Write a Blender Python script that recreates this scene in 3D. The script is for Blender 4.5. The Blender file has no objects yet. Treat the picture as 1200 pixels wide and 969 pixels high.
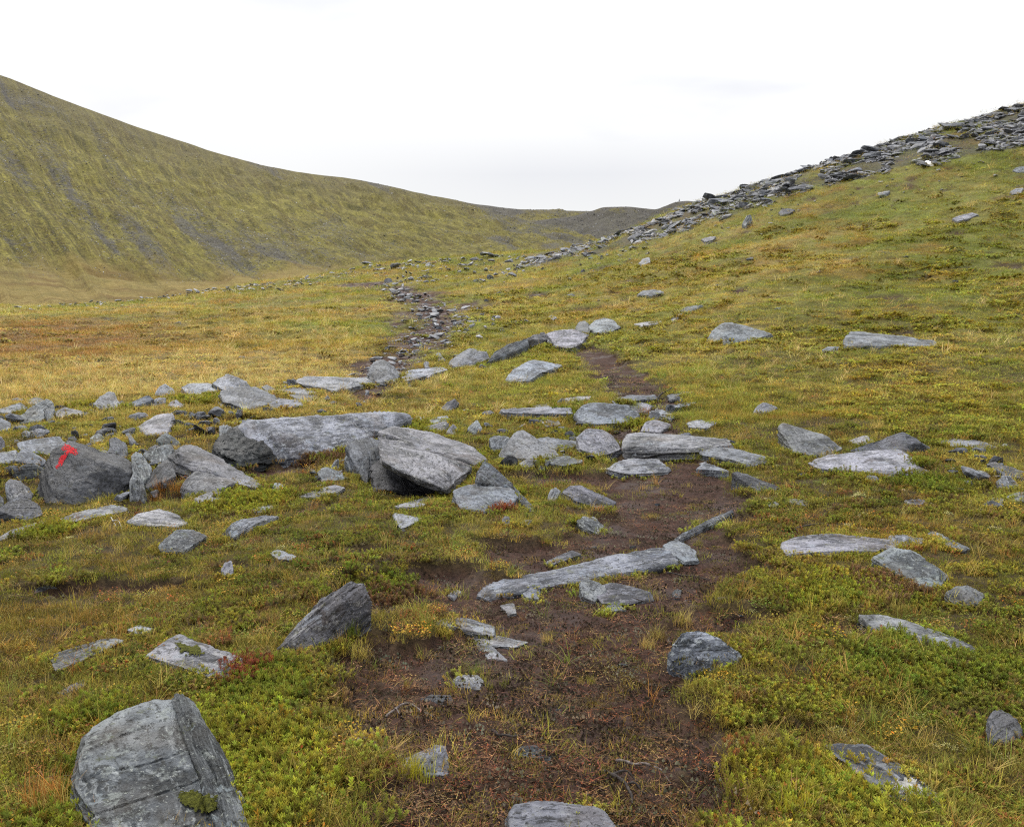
import bpy, bmesh, math, random
import numpy as np
from mathutils import Vector
from mathutils.bvhtree import BVHTree
random.seed(5); RNG = np.random.default_rng(11)
SC = bpy.context.scene
COL = SC.collection

# ------------------------------------------------------------------ camera
F_PX, PW, PH = 1000.0, 1200.0, 969.0            # focal length and size of the photograph in its own pixels
CAM_Z = 1.6
PITCH = math.atan(114.5 / F_PX)
cd = bpy.data.cameras.new('camera'); cam = bpy.data.objects.new('camera', cd); COL.objects.link(cam)
cam.location = (0, 0, CAM_Z); cam.rotation_euler = (math.pi / 2 - PITCH, 0, 0)
cd.sensor_width = 36; cd.lens = 36 * F_PX / PW; cd.clip_start = 0.05; cd.clip_end = 6000
SC.camera = cam
SC.cycles.use_denoising = False; SC.cycles.max_bounces = 6; SC.cycles.diffuse_bounces = 3; SC.cycles.filter_width = 1.15

# ------------------------------------------------------------------ light
SUN_EL, SUN_AZ = math.radians(46), math.radians(-28)   # azimuth from +Y, negative to the west
sl = bpy.data.lights.new('sun', 'SUN'); sl.energy = 1.5; sl.angle = math.radians(14); sl.color = (1.0, 0.96, 0.90)
sun = bpy.data.objects.new('sun', sl); COL.objects.link(sun)
_d = Vector((math.sin(SUN_AZ) * math.cos(SUN_EL), math.cos(SUN_AZ) * math.cos(SUN_EL), math.sin(SUN_EL)))
sun.rotation_euler = (-_d).to_track_quat('-Z', 'Y').to_euler(); sun.location = (0, 0, 30)
SC.view_settings.view_transform = 'Standard'; SC.view_settings.look = 'None'
SC.view_settings.gamma = 1; SC.view_settings.exposure = 0.95; SC.view_settings.use_curve_mapping = False


class NT:
    """small helper round a node tree"""
    def __init__(s, tree): s.t = tree; tree.nodes.clear()
    def n(s, kind, ins=None, **kw):
        nd = s.t.nodes.new(kind)
        for k, v in kw.items(): setattr(nd, k, v)
        for k, v in (ins or {}).items():
            sk = nd.inputs[k]
            if isinstance(v, bpy.types.NodeSocket): s.t.links.new(v, sk)
            else: sk.default_value = v
        return nd
    def math(s, op, a, b=0.0, c=0.0, clamp=False):
        nd = s.n('ShaderNodeMath', {0: a, 1: b, 2: c}, operation=op); nd.use_clamp = clamp; return nd.outputs[0]
    def mix(s, f, a, b, kind='MIX'):
        nd = s.t.nodes.new('ShaderNodeMix'); nd.data_type = 'RGBA'; nd.blend_type = kind; nd.clamp_factor = True
        for i, v in ((0, f), (6, a), (7, b)):
            if isinstance(v, bpy.types.NodeSocket): s.t.links.new(v, nd.inputs[i])
            else: nd.inputs[i].default_value = (tuple(v) + (1,))[:4] if i else v
        return nd.outputs[2]
    def noise(s, vec, scale, detail=4, rough=0.55, dist=0.0):
        nd = s.n('ShaderNodeTexNoise', {'Scale': scale, 'Detail': detail, 'Roughness': rough, 'Distortion': dist})
        if vec is not None: s.t.links.new(vec, nd.inputs['Vector'])
        return nd.outputs['Fac']
    def ramp(s, f, lo, hi, a=0.0, b=1.0):
        nd = s.n('ShaderNodeMapRange', {'Value': f, 'From Min': lo, 'From Max': hi, 'To Min': a, 'To Max': b}); return nd.outputs[0]
    def attr(s, name, kind='GEOMETRY', out='Fac'):
        nd = s.n('ShaderNodeAttribute', attribute_name=name, attribute_type=kind); return nd.outputs[out]


w = bpy.data.worlds.new('World'); SC.world = w; w.use_nodes = True
N = NT(w.node_tree)
sky = N.n('ShaderNodeTexSky', sky_type='NISHITA', sun_disc=False, sun_elevation=SUN_EL, sun_rotation=SUN_AZ)
tc = N.n('ShaderNodeTexCoord').outputs['Generated']
mp = N.n('ShaderNodeMapping', {'Vector': tc, 'Scale': (1.3, 1.3, 5.0)}).outputs[0]
cl = N.noise(mp, 1.25, 5, 0.5, 0.35)
cl2 = N.ramp(cl, 0.34, 0.53)
zz = N.n('ShaderNodeSeparateXYZ', {0: tc}).outputs[2]
grad = N.math('ADD', 4.3, N.math('MULTIPLY', N.math('POWER', N.math('MAXIMUM', zz, 0.0), 1.5), 10.5))                        # an overcast sky brightens to the zenith
sx = N.n('ShaderNodeSeparateXYZ', {0: tc}).outputs[0]
bank = N.math('MULTIPLY', N.ramp(N.math('ABSOLUTE', N.math('ADD', zz, -0.158)), 0.045, 0.0), N.ramp(N.math('ABSOLUTE', N.math('ADD', sx, -0.06)), 0.30, 0.05))
cl2 = N.math('SUBTRACT', cl2, N.math('MULTIPLY', bank, N.ramp(cl, 0.32, 0.56, 1.2, 0.45)), clamp=True)     # a grey cloud bank low over the pass
ccol = N.mix(cl2, (0.745, 0.755, 0.815), (1.0, 1.0, 1.0))
cloud = N.n('ShaderNodeVectorMath', {0: ccol, 'Scale': grad}, operation='SCALE').outputs[0]
skym = N.mix(0.965, sky.outputs[0], cloud)
bg = N.n('ShaderNodeBackground', {'Color': skym, 'Strength': 0.1})
N.n('ShaderNodeOutputWorld', {'Surface': bg.outputs[0]})

# ------------------------------------------------------------------ numeric helpers
def _hash(ix, iy, iz, seed):
    h = (ix.astype(np.int64) * 374761393 + iy.astype(np.int64) * 668265263 + iz.astype(np.int64) * 2147483647 + seed * 974634777) & 0xFFFFFFFF
    h = ((h ^ (h >> 13)) * 1274126177) & 0xFFFFFFFF
    h = ((h ^ (h >> 16)) * 2246822519) & 0xFFFFFFFF
    return ((h ^ (h >> 15)) & 0xFFFFFF) / float(0xFFFFFF)
def noise2(x, y, seed=0):
    ix, iy = np.floor(x), np.floor(y); fx, fy = x - ix, y - iy
    ux, uy = fx * fx * fx * (fx * (fx * 6 - 15) + 10), fy * fy * fy * (fy * (fy * 6 - 15) + 10)
    z = np.zeros_like(ix)
    a, b = _hash(ix, iy, z, seed), _hash(ix + 1, iy, z, seed)
    c, d = _hash(ix, iy + 1, z, seed), _hash(ix + 1, iy + 1, z, seed)
    return (a + (b - a) * ux + (c - a) * uy + (a - b - c + d) * ux * uy) * 2 - 1
def noise3(p, seed=0):
    i = np.floor(p); f = p - i; u = f * f * (3 - 2 * f); r = 0
    for dx in (0, 1):
        for dy in (0, 1):
            for dz in (0, 1):
                wgt = (u[:, 0] if dx else 1 - u[:, 0]) * (u[:, 1] if dy else 1 - u[:, 1]) * (u[:, 2] if dz else 1 - u[:, 2])
                r = r + wgt * _hash(i[:, 0] + dx, i[:, 1] + dy, i[:, 2] + dz, seed)
    return r * 2 - 1
def fbm2(x, y, o=4, seed=0, g=0.5):
    a, s = 1.0, 0
    for k in range(o): s = s + a * noise2(x * 2 ** k + 17.3 * k, y * 2 ** k - 9.1 * k, seed + k); a *= g
    return s
def fbm3(p, o=4, seed=0, g=0.5):
    a, s = 1.0, 0
    for k in range(o): s = s + a * noise3(p * 2 ** k + 11.7 * k, seed + k); a *= g
    return s
def sstep(a, b, x):
    t = np.clip((x - a) / (b - a), 0, 1); return t * t * (3 - 2 * t)
CP, SP = math.cos(PITCH), math.sin(PITCH)
def rays(px, py):
    px, py = np.asarray(px, float), np.asarray(py, float)
    u, v = (px - PW / 2) / F_PX, (PH / 2 - py) / F_PX
    return np.stack([u, CP + SP * v, -SP + CP * v], -1)
def unproj(px, py, d): return np.array([0, 0, CAM_Z]) + rays(px, py) * np.asarray(d, float)[..., None]
def proj(p):
    q = np.asarray(p) - np.array([0, 0, CAM_Z]); dep = q[..., 1] * CP - q[..., 2] * SP
    up = q[..., 1] * SP + q[..., 2] * CP
    return PW / 2 + F_PX * q[..., 0] / dep, PH / 2 - F_PX * up / dep, dep

# ------------------------------------------------------------------ the lie of the land
TERR = [  # column of the view: (row, metres) pairs surveyed down it
    (0,    [(969,2.7),(850,3.4),(750,4.4),(650,6.1),(595,7.7),(540,9.4),(500,11.4),(470,13.6),(440,17.5),(415,23),(395,32),(378,46),(366,66),(361,82)]),
    (300,  [(969,2.7),(850,3.4),(750,4.4),(650,6.0),(590,7.7),(540,9.6),(500,11.9),(460,15.4),(430,20),(400,28),(375,40),(355,58),(341,80),(333,98)]),
    (450,  [(969,2.7),(850,3.4),(750,4.4),(650,6.0),(580,8.1),(520,11),(480,13.8),(440,18.8),(400,27),(370,39),(345,56),(322,82),(309,106)]),
    (600,  [(969,2.7),(850,3.4),(750,4.4),(650,6.0),(580,8.2),(520,11),(480,13.8),(440,18.6),(400,26),(370,36),(340,52),(315,78),(297,108)]),
    (700,  [(969,2.7),(850,3.4),(750,4.4),(650,5.9),(580,8.0),(520,10.6),(480,13),(440,17.4),(400,23.5),(360,33),(325,48),(300,68),(284,90)]),
    (800,  [(400,21.5),(350,31),(300,47),(270,62),(244,77)]),
    (900,  [(969,2.75),(850,3.45),(750,4.4),(650,5.9),(580,7.8),(520,10.2),(480,12.3),(430,16.2),(380,22),(330,30.5),(285,42),(245,56),(212,70)]),
    (1000, [(430,15.6),(360,23.5),(300,34),(240,49),(181,67)]),
    (1100, [(150,66),(210,50),(280,35)]),
    (1200, [(969,2.8),(850,3.5),(750,4.4),(650,5.8),(570,7.8),(520,9.6),(480,11.6),(420,15.6),(350,23),(280,33),(220,43.5),(160,56),(124,67)]),
    (1500, [(850,3.6),(600,6.8),(420,15),(280,30),(160,48),(60,62),(10,75)]),
    (-350, [(850,3.4),(600,7.4),(480,12),(430,18.5),(395,30),(375,50),(366,80)]),
]
_ctl = []
for cx, rows in TERR:
    for ry, dd in rows:
        _ctl.append(unproj(cx, ry, dd))
    last = unproj(cx, rows[-1][0] if rows[-1][0] < rows[0][0] else rows[0][0], max(q[1] for q in rows))
    if cx == 1100: last = unproj(1100, 150, 66)
    for k, dz in ((1.25, -0.4 if cx > 620 else -2.0), (1.7, -3.5 if cx > 620 else -7.0)):
        _ctl.append(np.array([last[0] * k, last[1] * k, last[2] + dz]))
_ctl = np.array(_ctl)
def _uv(x, y): return np.stack([np.clip(np.arctan2(x, y), -1.0, 1.0) * 3.0, np.log(np.maximum(np.hypot(x, y), 1.2))], -1)
def _phi(r2): return 0.5 * r2 * np.log(r2 + 1e-9)
_cu = _uv(_ctl[:, 0], _ctl[:, 1]); _cr = np.hypot(_ctl[:, 0], _ctl[:, 1])
_K = _phi(((_cu[:, None] - _cu[None]) ** 2).sum(-1)) + 2e-3 * np.eye(len(_cu))
_P = np.hstack([np.ones((len(_cu), 1)), _cu])
_W = np.linalg.solve(np.vstack([np.hstack([_K, _P]), np.hstack([_P.T, np.zeros((3, 3))])]), np.concatenate([_ctl[:, 2] / (_cr + 3), np.zeros(3)]))
def G0(x, y):
    x, y = np.asarray(x, float), np.asarray(y, float); sh = x.shape; x, y = x.ravel(), y.ravel(); out = np.empty_like(x)
    for a in range(0, len(x), 60000):
        xs, ys = x[a:a + 60000], y[a:a + 60000]; q = _uv(xs, ys); r = np.hypot(xs, ys)
        k = _phi(((q[:, None] - _cu[None]) ** 2).sum(-1))
        z = (k @ _W[:-3] + _W[-3] + q @ _W[-2:]) * (r + 3)
        z = np.where(r > 150, np.minimum(z, 12) * np.exp(-(r - 150) / 90) - 12 * sstep(150, 400, r), z)
        t = sstep(0.95, 1.9, np.abs(np.arctan2(xs, ys)))
        out[a:a + 60000] = z * (1 - t) + t * np.where(r < 150, 0.01 * r, 1.5 - 13 * sstep(150, 400, r))
    return out.reshape(sh)
def cast(px, py, fn, lo=1.8, hi=135, n=500):
    """where the ray through a picture point first meets the ground"""
    px, py = np.asarray(px, float), np.asarray(py, float); d = np.exp(np.linspace(math.log(lo), math.log(hi), n))
    R = rays(px, py); P = np.array([0, 0, CAM_Z]) + R[:, None] * d[None, :, None]
    g = P[..., 2] - fn(P[..., 0], P[..., 1]); below = g < 0
    k = np.where(below.any(1), below.argmax(1), np.abs(g).argmin(1)); k = np.clip(k, 1, n - 1); i = np.arange(len(px))
    g0, g1 = g[i, k - 1], g[i, k]; t = np.where(below.any(1), g0 / np.where(np.abs(g0 - g1) < 1e-9, 1, g0 - g1), 1.0)
    dd = d[k - 1] + (d[k] - d[k - 1]) * np.clip(t, 0, 1)
    return np.array([0, 0, CAM_Z]) + R * dd[:, None], dd

# bare trodden soil: polylines (column, row, half width in picture pixels) laid out on the ground
PATHS = [
    [(600,985,205),(612,900,225),(625,830,220),(645,770,200),(685,705,180),(725,655,145),(770,610,112),(800,570,78),(775,530,55),(760,500,42),(765,478,40),(735,445,42),(700,415,26),(690,405,16)],
    [(425,470,24),(445,430,40),(480,408,46),(500,388,44),(508,370,44),(490,352,34),(465,336,34),(425,333,30)],
    [(505,370,12),(540,362,14),(560,352,8)],
    [(230,492,10),(280,492,26),(330,490,14),(350,487,6)],
    [(25,692,12),(110,684,22),(210,682,16)],
    [(560,560,15),(640,556,22),(720,560,40),(790,565,50)],
    [(800,690,50),(850,655,45),(845,640,30)],
    [(460,470,16),(425,470,16)],
    [(150,592,14),(185,582,22),(225,572,18)], [(180,520,14),(225,512,20),(250,505,16)], [(345,545,30),(310,552,24)], [(10,560,20),(40,560,16)],
    [(455,690,70),(560,690,90)],
]
def soil_raw(x, y):
    best = np.zeros_like(x)
    for pl, hw in _PW:
        for a in range(len(pl) - 1):
            ab = pl[a + 1] - pl[a]; L2 = (ab ** 2).sum() + 1e-9
            t = np.clip(((x - pl[a, 0]) * ab[0] + (y - pl[a, 1]) * ab[1]) / L2, 0, 1)
            dx, dy = x - pl[a, 0] - t * ab[0], y - pl[a, 1] - t * ab[1]
            hwv = hw[a] + (hw[a + 1] - hw[a]) * t
            best = np.maximum(best, 1 - np.hypot(dx, dy * 0.8) / (hwv * 1.35))
    return best
_PW = []
for pl in PATHS:
    a = np.array(pl, float); P, dd = cast(a[:, 0], a[:, 1], G0); _PW.append((P[:, :2], a[:, 2] * dd / F_PX))
def soil(x, y):
    r = np.hypot(x, y); s = soil_raw(x, y)
    f = sstep(9, 26, r)
    nz = fbm2(x * 2.2, y * 2.2, 4, 50, 0.65) * (1 - f) + fbm2(x * 0.75, y * 0.75, 4, 53, 0.7) * f
    return np.clip(sstep(0.12, 0.46, s - 0.02 - 0.08 * f + (0.22 + 0.18 * f) * nz * (s > -0.4)), 0, 1)
CREST = np.array([(615,305,312),(640,298,312),(680,287,302),(720,276,290),(760,262,282),(800,244,272),(850,228,256),(900,211,242),(950,195,222),(1000,180,210),(1050,163,200),(1100,148,192),(1150,136,178),(1200,123,170),(1260,106,150),(1330,86,135)], float)
_ch, _ = cast(CREST[:, 0], CREST[:, 2], G0); _cl, _ = cast(CREST[:, 0], CREST[:, 1] + 2, G0)
_SCP = [tuple(p[:2]) for p in _ch] + [tuple(p[:2] * 1.12) for p in _cl[::-1]]
def in_poly(px, py, poly):
    c = np.zeros(len(px), bool); n = len(poly)
    for i in range(n):
        (x1, y1), (x2, y2) = poly[i], poly[(i + 1) % n]
        cr = ((y1 > py) != (y2 > py)) & (px < (x2 - x1) * (py - y1) / (y2 - y1 + 1e-12) + x1); c ^= cr
    return c
def scree_at(x, y):
    """1 where broken rock covers the slope below the right skyline"""
    jx, jy = x + 2.5 * fbm2(x * 0.15, y * 0.15, 3, 401), y + 2.5 * fbm2(x * 0.15, y * 0.15, 3, 402)
    return in_poly(jx, jy, _SCP) * np.clip(0.80 + 0.9 * fbm2(x * 0.22, y * 0.22, 3, 403), 0, 1)
_PIT, _ = cast([476], [566], G0)
def H(x, y):
    x, y = np.asarray(x, float), np.asarray(y, float); sh = x.shape; xf, yf = x.ravel(), y.ravel()
    r = np.hypot(xf, yf); z = G0(xf, yf); s = soil(xf, yf)
    far = sstep(8, 40, r)
    hum = fbm2(xf * 0.9, yf * 0.9, 3, 3) * 0.044 + fbm2(xf * 3.2, yf * 3.2, 3, 9) * 0.022
    hum = hum + fbm2(xf * 1.5, yf * 1.5, 3, 17, 0.6) * 0.030 * sstep(6, 14, r)
    big = fbm2(xf * 0.22, yf * 0.22, 3, 21) * 0.16 * far
    z = z + hum * (0.6 + 0.9 * far) * (1 - 0.55 * s) + big - 0.085 * s + fbm2(xf * 14, yf * 14, 2, 31) * 0.007 * (1 + s) * (r < 25)
    z = z - 0.22 * np.exp(-((xf - _PIT[0, 0]) / 0.38) ** 2 - ((yf - _PIT[0, 1]) / 0.30) ** 2)   # the hollow under the overhanging boulder
    return z.reshape(sh)

# ------------------------------------------------------------------ materials
def mat(name):
    m = bpy.data.materials.new(name); m.use_nodes = True; return m, NT(m.node_tree)
def finish(N, col, rough, bump=None, bstr=0.5, bdist=0.02, spec=0.4):
    b = N.n('ShaderNodeBsdfPrincipled', {'Base Color': col, 'Roughness': rough, 'Specular IOR Level': spec})
    if bump is not None:
        N.t.links.new(N.n('ShaderNodeBump', {'Height': bump, 'Strength': bstr, 'Distance': bdist}).outputs[0], b.inputs['Normal'])
    N.n('ShaderNodeOutputMaterial', {'Surface': b.outputs[0]}); return b

def slate_material():
    """grey schist: streaks along the foliation, lichen, stains; object colour sets lightness"""
    m, N = mat('grey_schist')
    oc = N.n('ShaderNodeTexCoord').outputs['Object']; oi = N.n('ShaderNodeObjectInfo')
    off = N.n('ShaderNodeVectorMath', {0: (37.1, 11.7, 23.3), 'Scale': oi.outputs['Random']}, operation='SCALE').outputs[0]
    p = N.n('ShaderNodeVectorMath', {0: oc, 1: off}, operation='ADD').outputs[0]
    fv = N.n('ShaderNodeSeparateXYZ', {0: N.attr('fol', out='Vector')}); fol = fv.outputs[2]; s = N.n('ShaderNodeSeparateXYZ', {0: p})
    lo = N.noise(p, 3.0, 4, 0.6)
    wob = N.math('MULTIPLY', lo, 0.05)
    fz = N.math('MULTIPLY', N.math('ADD', fol, wob), 26.0)
    sv = N.n('ShaderNodeCombineXYZ', {0: N.math('ADD', N.math('MULTIPLY', fv.outputs[0], 1.3), N.math('MULTIPLY', oi.outputs['Random'], 40.0)), 1: N.math('ADD', N.math('MULTIPLY', fv.outputs[1], 9.0), N.math('MULTIPLY', lo, 1.5)), 2: fz}).outputs[0]
    st = N.noise(sv, 1.0, 5, 0.65)
    st2 = N.noise(sv, 3.1, 4, 0.7)
    big = N.noise(p, 1.9, 3, 0.6)
    base = N.mix(N.ramp(st, 0.40, 0.62), (0.011, 0.014, 0.017), (0.122, 0.130, 0.147))
    base = N.mix(N.ramp(big, 0.45, 0.57, 0.0, 0.80), base, (0.285, 0.296, 0.318))
    base = N.mix(N.ramp(st2, 0.55, 0.68, 0, 0.95), base, (0.36, 0.365, 0.375))
    base = N.mix(N.ramp(st2, 0.36, 0.46, 0.9, 0), base, (0.015, 0.016, 0.018))
    base = N.mix(N.ramp(N.noise(p, 2.7, 5, 0.7), 0.50, 0.62, 0.0, 0.75), base, (0.030, 0.032, 0.036))
    base = N.mix(N.ramp(N.noise(p, 1.6, 4, 0.6), 0.56, 0.70, 0.0, 0.45), base, (0.16, 0.125, 0.095))
    side_shade = N.attr('broken')
    base = N.mix(N.math('MULTIPLY', side_shade, 0.72), base, N.mix(N.ramp(st, 0.40, 0.66), (0.012, 0.013, 0.014), (0.085, 0.088, 0.094)))     # broken edges darkened to paint in shaded fronts against pale tops
    # lichen crusts
    l1 = N.ramp(N.noise(p, 15.0, 5, 0.75), 0.555, 0.62)
    base = N.mix(N.math('MULTIPLY', l1, 0.72), base, (0.27, 0.28, 0.265))
    l2 = N.ramp(N.noise(p, 42.0, 3, 0.7), 0.55, 0.62)
    base = N.mix(N.math('MULTIPLY', l2, 0.80), base, (0.020, 0.020, 0.018))
    l3 = N.ramp(N.noise(p, 6.0, 5, 0.7), 0.60, 0.64)
    base = N.mix(N.math('MULTIPLY', l3, 0.75), base, (0.23, 0.255, 0.275))
    l4 = N.ramp(N.noise(p, 10.0, 4, 0.7), 0.62, 0.67)
    base = N.mix(N.math('MULTIPLY', l4, 0.6), base, (0.085, 0.09, 0.035))
    l5 = N.ramp(N.noise(p, 70.0, 2, 0.6), 0.66, 0.70)
    base = N.mix(N.math('MULTIPLY', l5, 0.7), base, (0.42, 0.42, 0.38))
    ed = N.ramp(N.n('ShaderNodeNewGeometry').outputs['Pointiness'], 0.50, 0.57)
    base = N.mix(N.math('MULTIPLY', ed, 0.5), base, (0.30, 0.305, 0.31))  # highlight painted into the colour along convex edges
    base = N.mix(1.0, N.mix(1.0, base, oi.outputs['Color'], 'MULTIPLY'), (0.80, 0.83, 0.89), 'MULTIPLY')
    fine = N.noise(p, 60.0, 6, 0.7)
    hgt = N.math('ADD', N.math('MULTIPLY', st, 1.3), N.math('ADD', N.math('MULTIPLY', fine, 0.5), N.math('MULTIPLY', N.noise(p, 14.0, 5, 0.65), 0.9)))
    rg = N.ramp(lo, 0.3, 0.7, 0.42, 0.75)
    finish(N, base, rg, hgt, 1.0, 0.025, 0.22)
    return m
SLATE = slate_material()

def simple(name, c1, c2, scale, rough=0.8, bstr=0.6, bdist=0.01):
    m, N = mat(name); oc = N.n('ShaderNodeTexCoord').outputs['Object']
    f = N.noise(oc, scale, 5, 0.7)
    finish(N, N.mix(N.ramp(f, 0.36, 0.64), c1, c2), rough, f, bstr, bdist, 0.1); return m
RED = simple('red_paint', (0.22, 0.006, 0.010), (0.44, 0.010, 0.016), 55, 0.8, 0.8, 0.01)
MOSS = simple('moss_cushion', (0.030, 0.032, 0.008), (0.11, 0.115, 0.02), 70, 0.95, 1.0, 0.02)
QUARTZ = simple('white_quartz', (0.72, 0.72, 0.72), (0.85, 0.85, 0.84), 8, 0.6)
TWIG = simple('weathered_twig', (0.06, 0.045, 0.04), (0.19, 0.165, 0.155), 60, 0.8)
BLEACHED = simple('bleached_wood', (0.22, 0.21, 0.2), (0.42, 0.41, 0.39), 50, 0.7)
DARKTWIG = simple('dark_twig', (0.018, 0.015, 0.014), (0.06, 0.05, 0.045), 60, 0.7)

def ground_material():
    m, N = mat('moorland_ground')
    geo = N.n('ShaderNodeNewGeometry').outputs['Position']
    so, rr = N.attr('soil'), N.attr('far')
    tint = N.attr('tint', out='Color')
    n1, n2 = N.noise(geo, 1.7, 6, 0.65), N.noise(geo, 24.0, 6, 0.75)
    fib = N.noise(N.n('ShaderNodeMapping', {'Vector': geo, 'Scale': (30, 9, 20), 'Rotation': (0, 0, 0.5)}).outputs[0], 1.0, 4, 0.7, 1.2)
    s1 = N.mix(N.ramp(n2, 0.32, 0.68), (0.013, 0.007, 0.0052), (0.072, 0.037, 0.026))
    s1 = N.mix(N.ramp(fib, 0.60, 0.72, 0, 0.75), s1, (0.15, 0.10, 0.07))
    s1 = N.mix(N.ramp(n1, 0.50, 0.66, 0, 0.55), s1, (0.036, 0.021, 0.018))
    litter = N.mix(N.ramp(n2, 0.35, 0.65), (0.018, 0.013, 0.006), (0.075, 0.055, 0.022))
    fv = N.noise(geo, 6.0, 7, 0.75)
    farc = N.mix(N.ramp(fv, 0.38, 0.62), N.mix(0.55, tint, (0.03, 0.025, 0.008)), tint)
    veg = N.mix(rr, litter, farc)
    col = N.mix(so, veg, s1)
    col = N.mix(N.math('MULTIPLY', N.attr('scree'), N.ramp(n2, 0.3, 0.6, 0.35, 0.85)), col, N.mix(N.ramp(fv, 0.4, 0.6), (0.014, 0.014, 0.015), (0.06, 0.056, 0.052)))
    hgt = N.math('ADD', N.math('MULTIPLY', n2, 0.7), N.math('ADD', N.math('MULTIPLY', fib, 0.3), N.math('MULTIPLY', fv, 0.8)))
    wet = N.math('MULTIPLY', so, N.ramp(n1, 0.48, 0.62))
    finish(N, col, N.ramp(wet, 0, 1, 0.95, 0.55), hgt, 0.9, 0.03, 0.16)
    return m
GROUND = ground_material()

def leaf_material(name, rough=0.6, transl=0.25):
    m, N = mat(name)
    t = N.attr('tint', 'INSTANCER', 'Color'); v = N.attr('vcol', out='Color')
    c = N.mix(1.0, t, v, 'MULTIPLY')
    b = N.n('ShaderNodeBsdfPrincipled', {'Base Color': c, 'Roughness': rough, 'Specular IOR Level': 0.12})
    tr = N.n('ShaderNodeBsdfTranslucent', {'Color': c})
    mx = N.n('ShaderNodeMixShader', {0: transl, 1: b.outputs[0], 2: tr.outputs[0]})
    N.n('ShaderNodeOutputMaterial', {'Surface': mx.outputs[0]}); return m
LEAF = leaf_material('heath_leaf')

# ------------------------------------------------------------------ mesh helpers
def mesh_from(name, V, Fc, m=None, attrs=None, smooth=False):
    me = bpy.data.meshes.new(name); V = np.asarray(V, np.float32); Fc = np.asarray(Fc, np.int32)
    me.vertices.add(len(V)); me.vertices.foreach_set('co', V.ravel())
    if len(Fc):
        k = Fc.shape[1]; me.loops.add(Fc.size); me.loops.foreach_set('vertex_index', Fc.ravel()); me.polygons.add(len(Fc))
        me.polygons.foreach_set('loop_start', np.arange(len(Fc), dtype=np.int32) * k)
        me.polygons.foreach_set('use_smooth', np.full(len(Fc), smooth))
    me.update(calc_edges=True)
    if m: me.materials.append(m)
    for an, (typ, arr) in (attrs or {}).items():
        a = me.attributes.new(an, typ, 'POINT'); arr = np.asarray(arr, np.int32 if typ == 'INT' else np.float32)
        key = {'FLOAT': 'value', 'INT': 'value', 'FLOAT_VECTOR': 'vector', 'FLOAT_COLOR': 'color'}[typ]
        a.data.foreach_set(key, arr.ravel())
    return me
def link(name, me, parent=None, loc=None):
    o = bpy.data.objects.new(name, me); COL.objects.link(o)
    if parent: o.parent = parent
    if loc is not None: o.location = loc
    return o
def tag(o, label=None, cat=None, group=None, kind=None):
    for k, v in (('label', label), ('category', cat), ('group', group), ('kind', kind)):
        if v: o[k] = v
    return o
def rgba(a): return np.concatenate([a, np.ones((len(a), 1))], 1)

# ------------------------------------------------------------------ vegetation colour over the ground
ZONES = [  # (column, row, radius px across, radius px down, colour, weight) : patches of plant cover
    (150,440,260,26,(0.225,0.19,0.085),0.85), (50,396,150,24,(0.105,0.052,0.020),0.95), (330,400,120,30,(0.17,0.125,0.035),0.6),
    (60,455,100,20,(0.23,0.18,0.07),0.7), (90,375,200,12,(0.15,0.11,0.035),0.7), (400,410,80,40,(0.16,0.115,0.028),0.6),
    (300,345,160,12,(0.14,0.11,0.035),0.6),
    (1090,660,160,45,(0.165,0.115,0.022),0.6), (1050,600,130,25,(0.13,0.09,0.028),0.6), (760,350,130,30,(0.15,0.115,0.033),0.5),
    (1000,360,260,60,(0.090,0.095,0.018),0.6), (1100,480,160,40,(0.10,0.095,0.020),0.55), (900,300,200,40,(0.115,0.100,0.025),0.5),
    (600,440,120,30,(0.105,0.100,0.022),0.5), (420,610,120,50,(0.105,0.110,0.020),0.6), (160,830,200,90,(0.085,0.095,0.016),0.7),
    (330,850,120,80,(0.088,0.100,0.016),0.7), (1050,780,160,70,(0.080,0.100,0.016),0.75), (1150,900,120,60,(0.10,0.105,0.030),0.5),
    (150,700,180,40,(0.13,0.085,0.028),0.6), (60,760,100,50,(0.12,0.085,0.03),0.5), (980,900,120,60,(0.10,0.085,0.028),0.5),
    (560,330,120,18,(0.13,0.105,0.026),0.5),
]
_zp, _zd = cast([z[0] for z in ZONES], [z[1] for z in ZONES], G0)
_zb, _ = cast([z[0] for z in ZONES], [z[1] + z[3] * 0.5 for z in ZONES], G0); _zt, _ = cast([z[0] for z in ZONES], [z[1] - z[3] * 0.5 for z in ZONES], G0)
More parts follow.
